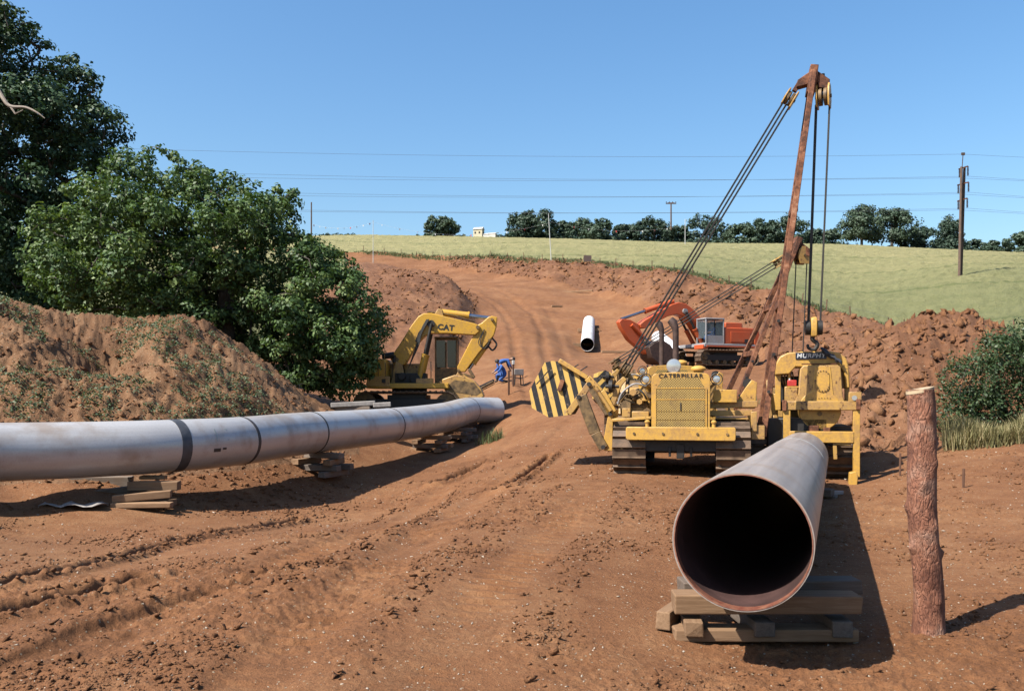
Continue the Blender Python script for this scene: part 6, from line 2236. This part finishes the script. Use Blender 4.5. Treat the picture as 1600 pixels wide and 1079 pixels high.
# ------------------------------------------------------------------ clods and stones
def ico():
    bm = bmesh.new(); bmesh.ops.create_icosphere(bm, subdivisions=1, radius=1)
    V = np.array([v.co[:] for v in bm.verts]); Fa = np.array([[v.index for v in f.verts] for f in bm.faces]); bm.free()
    bm = bmesh.new(); bmesh.ops.create_icosphere(bm, subdivisions=2, radius=1)
    V2 = np.array([v.co[:] for v in bm.verts]); F2 = np.array([[v.index for v in f.verts] for f in bm.faces]); bm.free()
    return V, Fa, V2, F2
IV, IF, IV2, IF2 = ico()
def scatter_rocks(name, pts, size, mat, label, r_, fine=False, squash=(.5, .85), amp=.42, sink=.25):
    BV, BF = (IV2, IF2) if fine else (IV, IF)
    nvar = 14
    var = []
    for _ in range(nvar):
        d = 1 + amp * (r_.random(len(BV)) - .5) * 1.2
        for _k in range(9):                       # broken faces: cut the lump by planes
            pn = r_.normal(size=3); pn /= np.linalg.norm(pn)
            h_ = BV @ pn
            cut_ = r_.uniform(.3, .6)
            d = np.where(h_ > cut_, d * np.minimum(1, cut_ / np.maximum(h_, .01)), d)
        ph = r_.normal(size=(3, 3)) * 1.6
        d += amp * .8 * np.sin(BV @ ph[0] * 2 + r_.random() * 6) * np.cos(BV @ ph[1] * 2)
        v = BV * d[:, None] * np.array([r_.uniform(.8, 1.45), r_.uniform(.55, 1.0), r_.uniform(*squash)])
        var.append(v)
    n = len(pts)
    a = r_.uniform(0, 2 * math.pi, n)
    tl = r_.normal(size=n) * .3
    vi = r_.integers(0, nvar, n)
    VV_ = np.array(var)[vi]
    ca, sa = np.cos(a)[:, None], np.sin(a)[:, None]
    x = VV_[:, :, 0] * ca - VV_[:, :, 1] * sa
    y = VV_[:, :, 0] * sa + VV_[:, :, 1] * ca
    z = VV_[:, :, 2] + x * tl[:, None]
    out = np.stack([x, y, z], 2) * size[:, None, None] * 1.35 + pts[:, None, :]
    out[:, :, 2] += (size * (.35 - sink))[:, None]
    Fq = (BF[None] + (np.arange(n) * len(BV))[:, None, None]).reshape(-1, 3)
    o = np_mesh(name, out.reshape(-1, 3), Fq, mat, False)
    return tag(o, label, 'clods', None, 'stuff')

def pts_on(px, Y):
    X = (px - 800) / F * Y
    return np.stack([X, Y, surf(X, Y)], 1)
r_ = np.random.default_rng(77)
# foreground clods, in patches between the wheel tracks
n = 130000
px = r_.uniform(-60, 1660, n); Yd = 5.0 * np.exp(r_.random(n) * math.log(26 / 5.0))
X = (px - 800) / F * Yd
dn_ = fbm(X, Yd, 0.8, 4, 15)
trk = np.full(n, 9.0)
for pl_, dep, wid in RUTS:
    trk = np.minimum(trk, seg_dist(X, Yd, pl_) / wid)
keep = (dn_ + r_.random(n) * .5 > .42) & (trk > 1.0)
keep &= (trk < 4) | (r_.random(n) < .8)
px, Yd = px[keep][:15500], Yd[keep][:15500]
sizes = .008 + .030 * r_.random(len(px)) ** 3.5
sizes *= .7 + .05 * Yd
scatter_rocks('soil_clods', pts_on(px, Yd), sizes, 'clod', 'loose soil clods scattered over the foreground ground', r_)
n = 4600
px = r_.uniform(-60, 1660, n); Yd = 5.0 * np.exp(r_.random(n) * math.log(30 / 5.0))
scatter_rocks('pebbles', pts_on(px, Yd), (.006 + .012 * r_.random(n) ** 2) * (.6 + .07 * Yd), 'pebble', 'small pale stones scattered over the ground', r_, False, (.5, .8), .25)
# clods along the rut edges
pr_ = []
for pl_, dep, wid in RUTS[:8]:
    pl_ = pl_[pl_[:, 1] < 24]
    if len(pl_) < 2:
        continue
    L_ = np.concatenate([[0], np.cumsum(np.hypot(*np.diff(pl_, axis=0).T))])
    m_ = int(L_[-1] * 40)
    s_ = r_.uniform(0, L_[-1], m_)
    x = np.interp(s_, L_, pl_[:, 0]); y = np.interp(s_, L_, pl_[:, 1])
    tx = np.interp(s_ + .05, L_, pl_[:, 0]) - np.interp(s_ - .05, L_, pl_[:, 0]); ty = np.interp(s_ + .05, L_, pl_[:, 1]) - np.interp(s_ - .05, L_, pl_[:, 1])
    nl = np.hypot(tx, ty) + 1e-9
    o_ = np.where(r_.random(m_) < .5, -1, 1) * wid * (1.7 + r_.random(m_) * 1.1)
    pr_.append(np.stack([x - ty / nl * o_, y + tx / nl * o_], 1))
pr_ = np.concatenate(pr_)
pts = np.stack([pr_[:, 0], pr_[:, 1], surf(pr_[:, 0], pr_[:, 1])], 1)
scatter_rocks('rut_clods', pts, (.015 + .045 * r_.random(len(pts)) ** 2.5) * (.7 + .03 * pts[:, 1]), 'clod', 'clods thrown up along the wheel ruts', r_)
# big clods on the right heap and along the bank
n = 2600
px = r_.uniform(1200, 1570, n); Yd = r_.uniform(22.3, 36, n)
scatter_rocks('heap_clods', pts_on(px, Yd), .035 + .24 * r_.random(n) ** 4, 'clod', 'large clods covering the spoil heap by the log post', r_, False, (.5, .95), .55)
n = 2600
px = r_.uniform(700, 1400, n); fe = interp_px(FIELD_R, px); to = interp_px([(700, 148), (780, 134), (850, 120), (920, 108), (1040, 83), (1150, 66), (1250, 46), (1400, 34)], px)
Yd = to + (fe - to) * (.02 + .9 * r_.random(n))
scatter_rocks('bank_clods', pts_on(px, Yd), .12 + .40 * r_.random(n) ** 3, 'clod', 'clods tumbled down the long spoil bank', r_, False, (.6, .95), .42)
n = 900
px = r_.uniform(585, 745, n); Yd = r_.uniform(60, 100, n)
scatter_rocks('heap_clods', pts_on(px, Yd), .08 + .25 * r_.random(n) ** 3, 'clod', 'clods on the heap beside the far haul road', r_)
n = 6500
px = r_.uniform(-100, 540, n); Yd = r_.uniform(17.5, 30, n)
scatter_rocks('mound_clods', pts_on(px, Yd), .02 + .09 * r_.random(n) ** 3, 'clod', 'lumps of soil on the weedy mound', r_)
